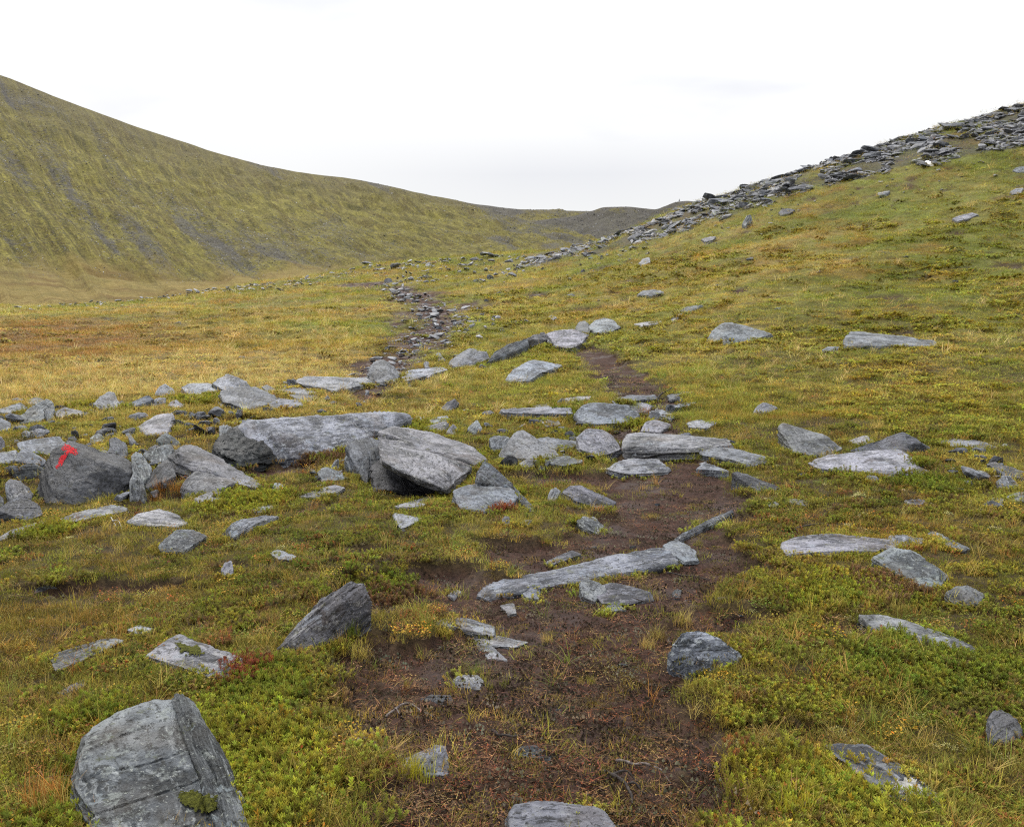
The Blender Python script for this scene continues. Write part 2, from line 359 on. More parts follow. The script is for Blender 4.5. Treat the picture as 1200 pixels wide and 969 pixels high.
def tint_at(x, y):
    r = np.hypot(x, y); f = sstep(10, 32, r)
    n1 = fbm2(x * 0.6, y * 0.6, 4, 60, 0.6) * (1 - f) + fbm2(x * 0.17, y * 0.17, 5, 64, 0.65) * f
    n2 = fbm2(x * 1.9, y * 1.9, 3, 70) * (1 - f) + fbm2(x * 0.5, y * 0.5, 4, 74, 0.6) * f
    c = np.tile(np.array([0.104, 0.100, 0.024]), (len(x), 1))
    for i, z in enumerate(ZONES):
        rx = z[2] * _zd[i] / F_PX; ry = max(0.5, np.linalg.norm(_zb[i, :2] - _zt[i, :2]))
        a = _zp[i, :2] / np.linalg.norm(_zp[i, :2]); dx, dy = x - _zp[i, 0], y - _zp[i, 1]
        e = ((dx * a[1] - dy * a[0]) / rx) ** 2 + ((dx * a[0] + dy * a[1]) / ry) ** 2
        wv = z[5] * np.exp(-0.8 * e)[:, None]
        c = c * (1 - wv) + np.array(z[4]) * wv
    def blend(c, f, col): return c * (1 - f[:, None]) + np.array(col) * f[:, None]
    c = blend(c, 0.70 * sstep(0.15, 0.85, n1), (0.070, 0.080, 0.013))
    c = blend(c, 0.70 * sstep(0.20, 0.95, -n1), (0.172, 0.138, 0.046))
    c = blend(c, 0.45 * sstep(0.35, 1.0, n2), (0.150, 0.078, 0.020))
    c = blend(c, 0.50 * sstep(0.35, 1.0, -n2), (0.105, 0.125, 0.022))
    for i in (0, 1):
        z = ZONES[i]; rx = z[2] * _zd[i] / F_PX; ry = max(0.5, np.linalg.norm(_zb[i, :2] - _zt[i, :2])); a = _zp[i, :2] / np.linalg.norm(_zp[i, :2]); dx, dy = x - _zp[i, 0], y - _zp[i, 1]
        e = ((dx * a[1] - dy * a[0]) / rx) ** 2 + ((dx * a[0] + dy * a[1]) / ry) ** 2 + 0.8 * n2
        wv = (0.75 * np.exp(-1.1 * np.maximum(e, 0)))[:, None]; c = c * (1 - wv) + np.array(z[4]) * wv
    return c * 1.42

# ------------------------------------------------------------------ ground sheet
def build_ground():
    th = np.concatenate([np.linspace(-180, -42, 54, endpoint=False), np.linspace(-42, 42, 400, endpoint=False), np.linspace(42, 180, 55)])
    th = np.radians(th)
    r = np.concatenate([[0.02, 0.5], np.exp(np.linspace(math.log(1.0), math.log(140), 640)), [160, 190, 230, 300, 400, 600, 1000, 1800, 3000]])
    T, R = np.meshgrid(th, r); x, y = R * np.sin(T), R * np.cos(T)
    z = H(x, y); nr, nt = R.shape
    i = np.arange(nr * nt).reshape(nr, nt)
    fc = np.stack([i[:-1, :-1], i[:-1, 1:], i[1:, 1:], i[1:, :-1]], -1).reshape(-1, 4)
    xf, yf = x.ravel(), y.ravel()
    far = sstep(9, 34, R.ravel())
    me = mesh_from('ground', np.stack([x, y, z], -1).reshape(-1, 3), fc[:, ::-1], GROUND,
                   {'soil': ('FLOAT', soil(xf, yf)), 'scree': ('FLOAT', scree_at(xf, yf)), 'far': ('FLOAT', far), 'tint': ('FLOAT_COLOR', rgba(tint_at(xf, yf)))}, True)
    tag(link('ground', me), kind='structure')
build_ground()

# ------------------------------------------------------------------ distant hills
def hill_material(name, rocky):
    m, N = mat(name)
    geo = N.n('ShaderNodeNewGeometry').outputs['Position']
    su, sv, up, ro = N.attr('su'), N.attr('sv'), N.attr('up'), N.attr('rocky')
    def streak(a, b, det=5, dist=0.4):
        return N.noise(N.n('ShaderNodeCombineXYZ', {0: N.math('MULTIPLY', su, a), 1: N.math('MULTIPLY', sv, b)}).outputs[0], 1.0, det, 0.62, dist)
    a, b, c = streak(14, 2.2), streak(46, 7.0), streak(24, 5.0)
    fine = N.noise(geo, 0.55, 6, 0.75); grit = N.noise(geo, 0.95, 4, 0.8)
    col = N.mix(N.ramp(a, 0.40, 0.58), (0.112, 0.092, 0.024), (0.175, 0.158, 0.036))
    col = N.mix(N.ramp(b, 0.50, 0.64, 0, 0.9), col, (0.28, 0.25, 0.055))
    col = N.mix(N.ramp(c, 0.50, 0.66, 0, 0.85), col, (0.056, 0.056, 0.018))
    col = N.mix(N.ramp(fine, 0.50, 0.72, 0, 0.8), col, (0.105, 0.075, 0.036))
    col = N.mix(N.math('MULTIPLY', up, 0.55), col, (0.105, 0.088, 0.050))
    col = N.mix(N.ramp(grit, 0.50, 0.64, 0, 0.85), col, (0.062, 0.052, 0.030))
    col = N.mix(N.ramp(grit, 0.36, 0.46, 0.7, 0), col, (0.26, 0.22, 0.08))
    rk = N.math('MULTIPLY', N.ramp(N.math('ADD', N.math('MULTIPLY', fine, 0.75), N.math('ADD', N.math('MULTIPLY', b, 0.45), N.math('MULTIPLY', ro, 0.42))), 0.74, 0.90), 0.85)
    grey = N.mix(N.ramp(N.noise(geo, 1.6, 4, 0.7), 0.35, 0.65), (0.034, 0.031, 0.028), (0.138, 0.132, 0.124))
    col = N.mix(rk, col, grey)
    bas = N.attr('basin')
    gold = N.mix(N.ramp(fine, 0.38, 0.62), (0.24, 0.165, 0.05), (0.38, 0.28, 0.10))
    gold = N.mix(N.ramp(N.noise(geo, 0.05, 4, 0.6), 0.5, 0.62, 0, 0.7), gold, (0.16, 0.085, 0.028))
    gold = N.mix(N.ramp(N.noise(geo, 0.16, 5, 0.7), 0.44, 0.64, 0, 0.35), gold, (0.115, 0.105, 0.032))
    col = N.mix(bas, N.mix(1.0, col, (0.84, 0.84, 0.86), 'MULTIPLY'), N.mix(1.0, gold, (0.66, 0.68, 0.66), 'MULTIPLY'))
    hgt = N.math('ADD', fine, N.math('MULTIPLY', b, 0.9))
    finish(N, col, 0.95, hgt, 0.6, 2.0, 0.1)
    return m
HILLM = hill_material('hillside_turf', 0)
HILL = None
def smooth1(a, k=9):
    p = np.pad(a, k, mode='edge'); ker = np.hanning(2 * k + 1); return np.convolve(p, ker / ker.sum(), 'valid')
def hill_sheet(name, cols, nu, nv, shear, back, rocky_fn, amp):
    cols = np.array(cols, float); u = np.linspace(cols[0, 0], cols[-1, 0], nu)
    y0, d0, y1, d1, y2, d2 = [smooth1(np.interp(u, cols[:, 0], cols[:, k]), 5) for k in range(1, 7)]
    t = np.concatenate([np.linspace(0, 0.2, nv // 6, endpoint=False), np.linspace(0.2, 1, nv)])
    U, T = np.meshgrid(u, t)
    lo = np.clip(T / 0.2, 0, 1); hi = np.clip((T - 0.2) / 0.8, 0, 1)
    row = np.where(T < 0.2, y0 + (y1 - y0) * lo, y1 + (y2 - y1) * hi)
    inv = np.where(T < 0.2, 1 / d0 + (1 / d1 - 1 / d0) * lo, 1 / d1 + (1 / d2 - 1 / d1) * hi)
    d = 1 / inv
    P = unproj(U, row, d)
    su = (U + shear * (T - 1)) / 200.0; sv = T * 3
    fade = np.clip((1 - T) * 12, 0, 1)
    rel = fbm2(su * 9, sv * 1.0, 4, 120) * 0.6 + fbm2(P[..., 0] / 18, P[..., 1] / 18, 4, 130) * 0.5
    P[..., 2] += rel * amp * (0.06 + 0.94 * fade) * d / 500
    bk = P[-1] + np.array([0, back, -back * 0.35]); bk2 = P[-1] + np.array([0, back * 4, -back * 3])
    V = np.concatenate([P.reshape(-1, 3), bk, bk2]); nr = len(t) + 2
    ext = lambda q: np.concatenate([q.ravel(), q[-1], q[-1]])
    i = np.arange(nr * nu).reshape(nr, nu)
    fc = np.stack([i[:-1, :-1], i[:-1, 1:], i[1:, 1:], i[1:, :-1]], -1).reshape(-1, 4)
    ro = rocky_fn(U, T, su, sv)
    me = mesh_from(name, V, fc, HILLM, {'su': ('FLOAT', ext(su)), 'sv': ('FLOAT', ext(sv)), 'up': ('FLOAT', ext(sstep(0.72, 1.0, T))), 'rocky': ('FLOAT', ext(ro)), 'basin': ('FLOAT', ext((1 - sstep(0.13, 0.32, T + 0.05 * fbm2(su * 6, sv * 4, 3, 155))) * (1 - sstep(330, 460, U)) * 0.9 if name == 'hillside' else 0 * T))}, True)
    tag(link(name, me), kind='structure')
    return P, U, T, ro
def rocky_left(U, T, su, sv):
    r = 0.40 * sstep(0.05, 0.55, fbm2(su * 5, sv * 0.9, 3, 140)) + 0.6 * np.exp(-((U - 40) / 60) ** 2 - ((T - 0.93) / 0.05) ** 2)
    band = U + 330 * (T - 0.6); r = r + 0.48 * np.exp(-((band - 215) / 36) ** 2) * sstep(0.15, 0.35, T) * (1 - sstep(0.62, 0.8, T))
    r = r + 0.33 * np.exp(-((band - 60) / 60) ** 2) * sstep(0.2, 0.35, T) * (1 - sstep(0.5, 0.8, T))
    r = r + 0.28 * sstep(420, 620, U) + 0.25 * sstep(0.8, 1.0, T) * sstep(150, 450, U)
    return r
LEFT = hill_sheet('hillside', [
    (-700,378,85,345,150,-165,330), (-300,376,90,325,180,-25,370), (-60,374,94,316,205,66,420), (0,374,95,313,210,88,430), (15,374,97,314,212,93,434), (50,372,100,317,215,108,445), (100,370,104,322,219,127,460),
    (150,368,108,328,225,145,480), (200,364,113,332,233,162,502), (250,360,120,330,245,178,528), (300,355,130,323,258,192,555), (350,350,143,316,278,202,590), (400,344,165,311,305,208,630),
    (415,342,172,310,315,210,640), (450,338,200,306,350,217,690), (500,330,230,300,400,228,770), (550,324,265,295,450,238,860), (600,318,300,291,510,245,950), (640,314,330,288,550,246.5,1000), (700,310,380,286,600,248,1050), (760,308,400,285,640,250,1080), (860,308,420,285,650,252,1100)],
    420, 200, 210, 60, rocky_left, 3.8)
RIDGE = hill_sheet('far_ridge', [
    (600,320,560,300,640,262,740), (670,320,560,296,640,254,740), (695,318,560,292,640,247,740), (706,316,560,290,640,243,740), (740,314,560,288,640,242.5,740), (768,312,560,286,640,246,740),
    (779,312,550,284,620,242,700), (790,312,540,282,600,237,690), (806,312,540,282,600,235.5,690), (830,312,540,282,600,239,690), (860,312,540,284,600,246,690), (930,312,540,290,600,256,690)],
    240, 60, 60, 40, lambda U, T, su, sv: 1.0 + 0.5 * fbm2(su * 12, sv * 3, 3, 150), 2.2)

# ------------------------------------------------------------------ rocks
# every rock: name, label, lightness, list of pieces (rise of the top edge over the ground in picture pixels, corner list).
# a corner is (column, row) or (column, row, row of the ground point under it)
ROCKS = [
 ('boulder','dark wedge-shaped boulder with a red T painted on its face',0.30,[(0,[(40,581,583),(60,591,592),(88,593,594),(142,579,581),(151,574,576),(66,524,574),(72,520,572),(84,516,568),(97,520,566),(107,523,562),(141,535,558),(154,543,560),(122,540,577),(140,553,579),(155,553,575)])],{'mark':1}),
 ('slab','pale tabular slab directly behind the boulder with the red T',1.0,[(0,[(22,518,530),(40,514,527),(70,511,524),(76,518,529),(60,533,537),(38,529,535),(24,526,533)])],{}),
 ('stone','arched dark-fronted stone just left of the boulder with the red T',0.75,[(0,[(17,540,547),(25,527,542),(33,525,540),(55,540,546),(53,545,548),(22,546,548)])],{}),
 ('stone','pale grey stone at the left edge behind the arched dark-fronted stone',1.0,[(0,[(-12,532,543),(5,530,541),(20,527,540),(19,538,546),(10,545,548),(-12,546,549)])],{}),
 ('stone','low brownish stone in the grass below the arched dark-fronted stone',0.85,[(0,[(14,555,559),(26,545,555),(40,541,553),(52,549,556),(42,556,560),(20,559,561)])],{}),
 ('stone','rounded mid-grey stone between the dark boulder and the red T boulder',0.95,[(0,[(7,566,583),(11,562,580),(25,563,580),(35,572,583),(40,579,586),(36,585,589),(10,585,590)])],{}),
 ('boulder','blackish round-topped boulder below the red T boulder at the left edge',0.42,[(0,[(-14,612,617),(0,598,615),(10,588,606),(21,582,604),(33,584,603),(47,592,604),(51,602,608),(30,609,613),(5,615,617)])],{}),
 ('stone','narrow grey stone cut by the left edge above the blackish round boulder',0.95,[(0,[(-15,580,596),(0,580,596),(5,585,598),(5,595,601),(-15,600,604)])],{}),
 ('slab','long thin flat slab in the turf just below the red T boulder',1.15,[(5,[(63,611),(85,602),(103,597),(132,592),(150,595),(147,598),(117,604),(95,609),(68,613)])],{}),
 ('slab','thin strip of slab running to the left edge below the blackish boulder',1.05,[(4,[(-10,634),(5,626),(15,620),(30,616),(53,610),(57,613),(40,618),(27,622),(8,631)])],{}),
 ('stone','pale upright stone leaning on the right side of the red T boulder',1.15,[(0,[(155,533,566),(160,530,564),(167,531,563),(179,548,566),(177,558,571),(168,565,576),(157,556,574)])],{}),
 ('stone','smooth bluish-grey stone propped low against the right foot of the red T boulder',1.15,[(0,[(153,562,584),(157,555,580),(167,562,578),(173,581,586),(170,587,590),(152,586,590)])],{}),
 ('stone','dark lichen-spotted block behind the upper right corner of the red T boulder',0.62,[(0,[(128,514,529),(136,512,527),(149,520,530),(151,533,539),(146,538,541),(130,527,534)])],{}),
 ('stone','small pale stone alone in the grass behind the red T boulder',1.1,[(0,[(106,513,520),(111,509,517),(117,507,515),(123,513,518),(120,519,521),(107,520,522)])],{}),
 ('stone','slim grey shard in the grass between the dark spotted block and the pale wedge slab',0.9,[(0,[(147,508,515),(151,506,514),(161,519,524),(159,523,526),(154,520,525)])],{}),
 ('slab','flat white sliver between the red T boulder and the dark spotted block',1.3,[(4,[(114,526),(122,523),(129,525),(127,531),(120,533)])],{}),
 ('slab','pale smooth wedge-shaped slab alone in the grass above the leaning stones',1.1,[(0,[(162,500,505),(173,494,501),(185,486,497),(203,483,495),(204,491,500),(197,505,511),(190,512,516),(171,509,513)])],{}),
 ('stone','dark wedge stone tucked under the lower end of the pale wedge slab',0.7,[(0,[(183,515,523),(195,506,520),(203,512,521),(213,521,525),(207,524,527),(187,525,528)])],{}),
 ('stone','black triangular stone standing among the leaning stones right of the T boulder',0.40,[(0,[(168,569,574),(176,557,570),(188,543,566),(196,537,563),(203,542,562),(207,557,567),(192,566,573),(172,573,577)])],{}),
 ('stone','pale pinkish block behind the black triangular stone',1.1,[(0,[(168,531,545),(177,527,543),(192,524,540),(201,520,537),(203,527,539),(197,538,547),(180,544,550)])],{}),
 ('slab','long dark slab tilted down to the right with a bright edge and shaded underside',0.72,[(0,[(199,534,548),(214,521,544),(226,521,542),(242,528,545),(212,531,556),(245,541,558),(303,564,568),(276,564,569),(232,554,563),(207,552,562)])],{}),
 ('slab','lower grey slab with a raised crest under the long dark tilted slab',0.85,[(0,[(212,570,579),(220,560,576),(229,553,573),(241,554,572),(275,565,574),(258,573,579),(243,580,584),(213,581,585)])],{}),
 ('slab','flat grey slab at the lower tip of the long dark tilted slab',0.95,[(5,[(272,564),(280,560),(290,561),(308,568),(300,572),(285,568)])],{}),
 ('slab','low flat pale slab in the grass below the leaning grey slabs',0.95,[(5,[(228,583),(243,578),(258,576),(258,586),(233,589)])],{}),
 ('stone','mottled tan stone between the long dark tilted slab and the great log-like boulder',1.15,[(0,[(240,533,542),(252,530,541),(267,528,540),(276,536,545),(278,544,549),(268,546,551),(250,541,548)])],{}),
 ('boulder','great long pale boulder like a log with a black broken left end',1.12,[(0,[(285,498,534),(296,495,530),(357,491,522),(383,487,515),(450,483,507),(478,484,503),(484,489,503),(474,494,506),(425,503,518),(408,521,527),(395,530,534),(358,536,540),(318,538,543),(300,530,541),(330,500,526)])],{'end':1}),
 ('stone','pale upright block at the left end behind the great log-like boulder',1.1,[(0,[(257,498,516),(265,497,515),(272,499,515),(271,512,519),(258,514,520)])],{}),
 ('boulder','broad flat-topped grey boulder whose front plate overhangs a black hollow',0.95,[(0,[(444,504,540),(458,499,534),(480,501,532),(503,505,531),(530,514,534),(551,521,537),(569,538,544),(560,543,550),(505,530,543),(448,517,543)]),
        (0,[(445,520,566),(452,518,563),(480,523,560),(520,534,561),(553,546,563),(533,556,571),(523,574,585),(493,561,589),(467,551,589),(449,539,586)],{'th':7})],{}),
 ('stone','dark knobbly block propping the left side of the overhanging plate',0.62,[(0,[(405,524,548),(415,517,545),(433,512,545),(447,517,552),(447,538,560),(437,560,567),(429,569,571),(427,542,560),(408,531,551)])],{}),
 ('stone','pale squarish stone at the lower left foot of the overhanging boulder',1.05,[(0,[(404,536,551),(409,531,548),(418,531,547),(427,537,552),(427,549,555),(410,551,557)])],{}),
 ('stone','near-black block added to stand in for the shade under the overhanging plate',0.2,[(0,[(436,546,572),(450,534,567),(476,545,567),(505,561,571),(517,575,579),(500,579,580),(470,579,580),(440,573,578)])],{}),  # added filler, coloured near-black to give the hollow its shade
 ('stone','small black stone lying alone in the turf above the overhanging boulder',0.40,[(0,[(517,478,483),(524,471,480),(533,467,478),(538,472,479),(533,479,483),(522,483,485)])],{}),
 ('slab','dark wedge slab with a bright rim beside the right end of the log-like boulder',0.8,[(0,[(492,502,507),(507,498,505),(523,493,503),(526,497,504),(520,505,508),(505,506,509)])],{}),
 ('slab','thin grey slab lying behind the dark bright-rimmed wedge slab',0.95,[(4,[(503,492),(515,488),(524,487),(526,491),(516,494),(506,496)])],{}),
 ('stone','small speckled stone at the right tip of the dark bright-rimmed wedge slab',0.95,[(0,[(522,507,511),(527,500,508),(532,496,506),(537,503,508),(533,509,511)])],{}),
 ('stone','small white stone at the right end of the great log-like boulder',1.35,[(4,[(482,490),(490,487),(498,489),(494,495),(488,494)])],{}),
 ('stone','small pale pointed stone right of the dark wedge slab in the heath',1.1,[(0,[(547,503,508),(553,497,507),(560,491,505),(565,502,507),(556,507,509)])],{}),
 ('boulder','tooth-topped grey boulder with a reddish shrub at its foot',0.85,[(0,[(557,563,583),(560,553,580),(566,541,577),(572,543,575),(601,567,584),(601,572,586),(578,563,585),(560,566,586)]),(0,[(531,578,592),(536,572,588),(546,569,585),(557,566,584),(600,572,588),(606,582,592),(593,597,600),(566,600,603),(541,594,598)])],{}),
 ('slab','dark narrow slab tailing off to the right of the tooth-topped boulder',0.7,[(0,[(601,569,577),(606,574,582),(628,598,600),(622,600,602),(608,587,592)])],{}),
 ('boulder','triangular grey boulder with white stains at its middle',0.92,[(0,[(584,534,538),(593,523,536),(600,509,534),(606,504,532),(613,503,531),(623,510,530),(657,534,537),(633,538,541),(590,536,541)])],{}),
 ('stone','blocky grey stone on the left shoulder of the triangular boulder',0.9,[(0,[(573,513,527),(584,510,525),(598,512,524),(594,525,531),(580,529,533),(575,522,531)])],{}),
 ('slab','low dark slab behind the right shoulder of the triangular boulder',0.8,[(0,[(627,514,522),(640,512,520),(675,517,523),(675,523,527),(651,527,530),(640,521,527)])],{}),
 ('slab','flat dark slab with a pale left end at the right foot of the triangular boulder',0.8,[(5,[(640,541),(645,536),(665,534),(683,539),(679,542),(660,545),(648,544)])],{}),
 ('stone','small grey stone with a white top before the triangular boulder',1.05,[(0,[(608,543,547),(617,538,545),(630,539,545),(632,545,548),(615,548,550)])],{}),
 ('slab','long low pale slab left of the two-toned block in the heath',1.15,[(8,[(586,480),(600,479),(640,477),(668,478),(670,484),(640,484),(610,485),(590,483)])],{}),
 ('stone','small stone on the back edge of the long low pale slab',1.05,[(3,[(624,476),(634,473),(643,472),(644,477),(632,479)])],{}),
 ('slab','small flat stone in the heath between the long pale slab and the triangular boulder',1.0,[(4,[(632,492),(640,491),(655,493),(656,498),(640,499)])],{}),
 ('boulder','two-toned grey block with white lichen and a bushy sprig at its right side',0.92,[(0,[(673,484,495),(683,474,492),(698,471,489),(735,475,489),(749,485,493),(743,494,498),(724,499,502),(697,497,502),(678,492,499)])],{}),
 ('boulder','rounded egg-like grey boulder with a pale greenish patch beneath',0.92,[(0,[(676,514,528),(680,507,526),(689,502,523),(706,503,522),(718,512,525),(727,526,531),(722,533,536),(703,534,538),(680,526,533)])],{}),
 ('slab','long beam-like pale slab right of the rounded egg-like boulder',1.15,[(0,[(730,521,533),(736,509,526),(748,507,523),(818,511,524),(855,515,525),(857,521,529),(824,526,533),(807,534,539),(788,536,541),(732,530,537)])],{}),
 ('slab','brownish-grey slab continuing from the right end of the beam-like pale slab',0.92,[(0,[(820,529,535),(839,523,531),(867,527,534),(898,535,540),(898,541,545),(880,546,550),(857,538,546),(824,533,540)])],{}),
 ('stone','jagged pale stone on bare soil in front of the beam-like slab',1.15,[(0,[(711,550,556),(722,542,552),(738,537,549),(770,538,548),(785,549,553),(781,553,556),(760,546,553),(738,555,559),(722,556,560)])],{}),
 ('stone','flat white-topped stone on the trail above the beam-like slab',1.25,[(4,[(805,495),(816,492),(841,494),(828,502),(808,500)])],{}),
 ('slab','thin pale slab behind the dark upright shard beside the trail',1.0,[(0,[(816,549,554),(823,542,551),(838,546,553),(855,552,557),(844,554,558),(825,553,557)])],{}),
 ('stone','dark upright shard with a sloping bright top edge right of the trail',0.6,[(0,[(857,554,572),(862,552,570),(876,556,570),(900,567,574),(917,574,577),(886,575,578),(863,571,576)])],{}),
 ('slab','brown plank-like slab lying across the trail at the bare soil patch',0.72,[(4,[(723,466),(740,463),(767,463),(772,467),(756,471),(728,470)])],{}),
 ('slab','grey plank-like slab beside the twisted root at the trail edge',0.80,[(4,[(782,462),(800,459),(812,459),(801,466),(785,468)])],{}),
 ('slab','thin pale strip of slab on the trail under the twisted root',1.1,[(3,[(779,477),(800,472),(816,471),(808,475),(784,479)])],{}),
 ('slab','flat grey slab immediately right of the two-toned block',0.95,[(4,[(735,474),(752,471),(764,475),(758,482),(745,483)])],{}),
 ('slab','flat stepped stone on the trail right of the two-toned block',0.95,[(4,[(761,482),(774,480),(786,483),(779,488),(766,488)])],{}),
 ('stone','small rounded pebble at the tip of the flat stepped stone',1.0,[(4,[(779,486),(785,484),(791,488),(786,491),(780,490)])],{}),
 ('stone','pale angular stone between the two-toned block and the beam-like slab',1.15,[(0,[(751,504,508),(757,494,503),(765,491,501),(772,493,502),(786,497,501),(773,506,509)])],{}),
 ('stone','small double-humped stone alone in the heath right of the trail',0.95,[(0,[(882,483,486),(889,474,482),(896,471,481),(911,477,482),(905,482,485),(893,484,487)])],{}),
 ('slab','dark striated slab tilted up to the left beside the pale flat slab',0.80,[(0,[(912,499,522),(917,496,519),(923,498,517),(968,511,524),(985,526,531),(973,531,534),(930,529,534),(961,534,537),(916,508,525)])],{}),
 ('slab','broad pale flat slab with a tan stain right of the trail',1.25,[(6,[(947,543),(968,533),(1010,530),(1053,527),(1067,533),(1088,552),(1072,557),(1029,547),(960,548)])],{}),
 ('boulder','dark peaked boulder behind the broad pale flat slab',0.58,[(0,[(993,529,533),(1015,524,530),(1037,518,528),(1057,506,526),(1072,514,526),(1090,526,530),(1055,531,534)])],{}),
 ('stone','small cream and grey stone behind the left end of the broad pale flat slab',1.15,[(0,[(994,516,520),(1003,513,518),(1016,510,516),(1026,519,521),(1008,522,524)])],{}),
 ('slab','smooth light-grey lens-shaped slab right of the dark peaked boulder',1.1,[(3,[(1094,517),(1120,514),(1150,517),(1169,524),(1140,525),(1105,521)])],{}),
 ('slab','grey slab with a raised lip cut by the right edge',0.85,[(0,[(1157,543,552),(1165,541,550),(1176,549,553),(1205,554,558),(1205,563,566),(1178,555,561)])],{}),
 ('stone','rounded speckled stone near the right edge below the raised-lip slab',0.95,[(0,[(1167,564,570),(1174,557,567),(1183,557,566),(1194,569,572),(1187,575,577),(1172,571,575)])],{}),
 ('stone','small white stone in the heath left of the rounded speckled stone',1.2,[(4,[(1130,551),(1142,549),(1156,553),(1151,557),(1136,556)])],{}),
 ('stone','dark stone at the right edge under the rounded speckled stone',0.7,[(0,[(1180,582,586),(1190,577,583),(1206,575,582),(1206,588,591),(1184,588,590)])],{}),
 ('slab','flat mid-grey stone left of the dark stone at the right edge',0.85,[(4,[(1154,585),(1165,583),(1177,583),(1174,589),(1160,590)])],{}),
 ('slab','small white sliver lying in the yellow heath below the broad pale flat slab',1.35,[(3,[(1060,586),(1074,584),(1086,586),(1078,591),(1066,590)])],{}),
 ('slab','thin grey flake in the heath below the dark upright shard',1.0,[(3,[(916,586),(935,584),(953,588),(948,592),(932,590)])],{}),
 ('stone','tiny pale stone left of the thin grey flake',1.1,[(4,[(899,588),(906,586),(913,589),(909,594),(901,593)])],{}),
 ('slab','ragged pale slab half buried in yellow heath right of the trail',1.2,[(6,[(917,634),(940,627),(968,624),(1000,632),(1022,634),(1042,632),(1052,639),(1028,645),(987,640),(960,646),(921,649)])],{}),
 ('slab','light slab overlapping the right end of the ragged pale slab',1.15,[(4,[(1035,631),(1044,627),(1058,626),(1084,631),(1079,636),(1052,640)])],{}),
 ('boulder','long curved boulder overgrown with heath below the ragged pale slab',0.95,[(0,[(1022,652,664),(1044,641,660),(1067,644,662),(1079,654,668),(1090,662,676),(1110,673,684),(1100,688,692),(1083,690,694),(1052,674,682)])],{}),
 ('stone','dark rounded stone at the lower right end of the long curved boulder',0.72,[(0,[(1107,694,708),(1119,687,703),(1134,686,702),(1153,696,705),(1146,708,711),(1120,709,713)])],{}),
 ('slab','thin dark-edged slab descending to the right above the long curved boulder',1.0,[(4,[(1085,624),(1093,622),(1107,628),(1136,643),(1130,646),(1101,635)])],{}),
 ('slab','long blade-like slab on edge slanting down to the right in green heath',1.0,[(0,[(1005,719,731),(1029,719,728),(1067,731,738),(1101,740,747),(1136,756,761),(1177,776,779),(1172,780,782),(1120,763,770),(1088,752,760),(1034,745,750),(1015,731,740)])],{}),
 ('slab','long pale beam of rock lying diagonally across the muddy trail',1.1,[(0,[(555,698,702),(562,692,698),(580,683,690),(640,669,676),(703,655,663),(773,641,650),(793,646,653),(794,658,664),(760,662,668),(722,666,672),(678,679,684),(634,688,694),(575,702,705)])],{}),
 ('stone','small grey stone under the left end of the diagonal beam',0.85,[(0,[(611,694,697),(622,688,694),(634,687,692),(631,702,705),(618,700,703)])],{}),
 ('slab','thin pale ridge of rock rising to the upper right beyond the diagonal beam',1.1,[(0,[(790,632,636),(817,618,622),(846,602,606),(859,598,602),(860,602,605),(830,616,621),(795,635,640)])],{}),
 ('stone','smooth muddy stone joining the diagonal beam to the thin pale ridge',0.85,[(0,[(776,639,648),(784,634,644),(793,632,641),(814,645,652),(818,656,660),(802,658,663),(787,648,656)])],{}),
 ('slab','thin dark blade of rock parallel to and above the diagonal beam',0.75,[(0,[(638,659,663),(655,651,656),(671,645,651),(681,649,654),(664,655,659),(648,661,664)])],{}),
 ('stone','pale-topped stone sunk in mud below the middle of the diagonal beam',1.0,[(0,[(679,683,698),(683,679,694),(690,678,692),(709,686,696),(712,693,701),(696,704,708),(682,698,705)])],{}),
 ('slab','brown mud-smeared slab right of the pale-topped sunken stone',0.62,[(0,[(706,686,693),(715,682,690),(740,687,694),(762,693,698),(765,702,705),(735,706,709),(706,706,710),(700,697,704)])],{}),
 ('slab','layered wood-like flakes of slate on the trail below the diagonal beam',1.15,[(4,[(510,729),(522,724),(547,724),(580,734),(578,745),(555,746)]),(3,[(552,745),(578,744),(618,752),(602,758),(579,756),(560,754)]),(3,[(556,752),(577,757),(595,773),(572,771)])],{}),
 ('boulder','blue-grey humped boulder with white lichen on its right side beside the trail',1.9,[(0,[(782,770,788),(790,752,781),(799,741,775),(817,738,772),(843,748,774),(869,768,776),(858,775,781),(836,778,785),(795,787,793)])],{}),
 ('stone','small tilted grey stone on the soil left of the diagonal beam',1.1,[(4,[(524,697),(535,690),(541,693),(533,700)])],{}),
 ('stone','dark flaky stone pressed in mud under the diagonal beam left end',0.85,[(3,[(586,709),(595,707),(602,706),(605,718),(596,719)])],{}),
 ('stone','small half-buried flat stone below the brown mud-smeared slab',0.75,[(3,[(706,715),(714,708),(723,707),(734,714),(722,716)])],{}),
 ('stone','small muddy stone right of the brown mud-smeared slab',0.7,[(3,[(787,694),(792,690),(799,691),(797,700),(790,700)])],{}),
 ('stone','pinkish pale stone at the upper edge of the dark mud',1.15,[(0,[(674,610,616),(683,605,613),(697,606,612),(707,616,620),(701,625,627),(684,619,624)])],{}),
 ('stone','pale roundish stone at the left tip of the dark hump beside a grass tuft',1.15,[(0,[(641,583,588),(645,573,585),(651,570,583),(657,575,584),(653,585,588),(645,588,590)])],{}),
 ('slab','dark humped slab sloping to the right on the trail edge behind a grass tuft',0.72,[(0,[(658,576,588),(668,569,584),(680,569,582),(722,588,592),(717,593,596),(698,595,599),(676,587,595)])],{}),
 ('stone','small dark upright stone at the foot of the tooth-topped boulder',0.65,[(0,[(588,608,614),(592,604,612),(597,605,612),(598,613,617),(590,616,618)])],{}),
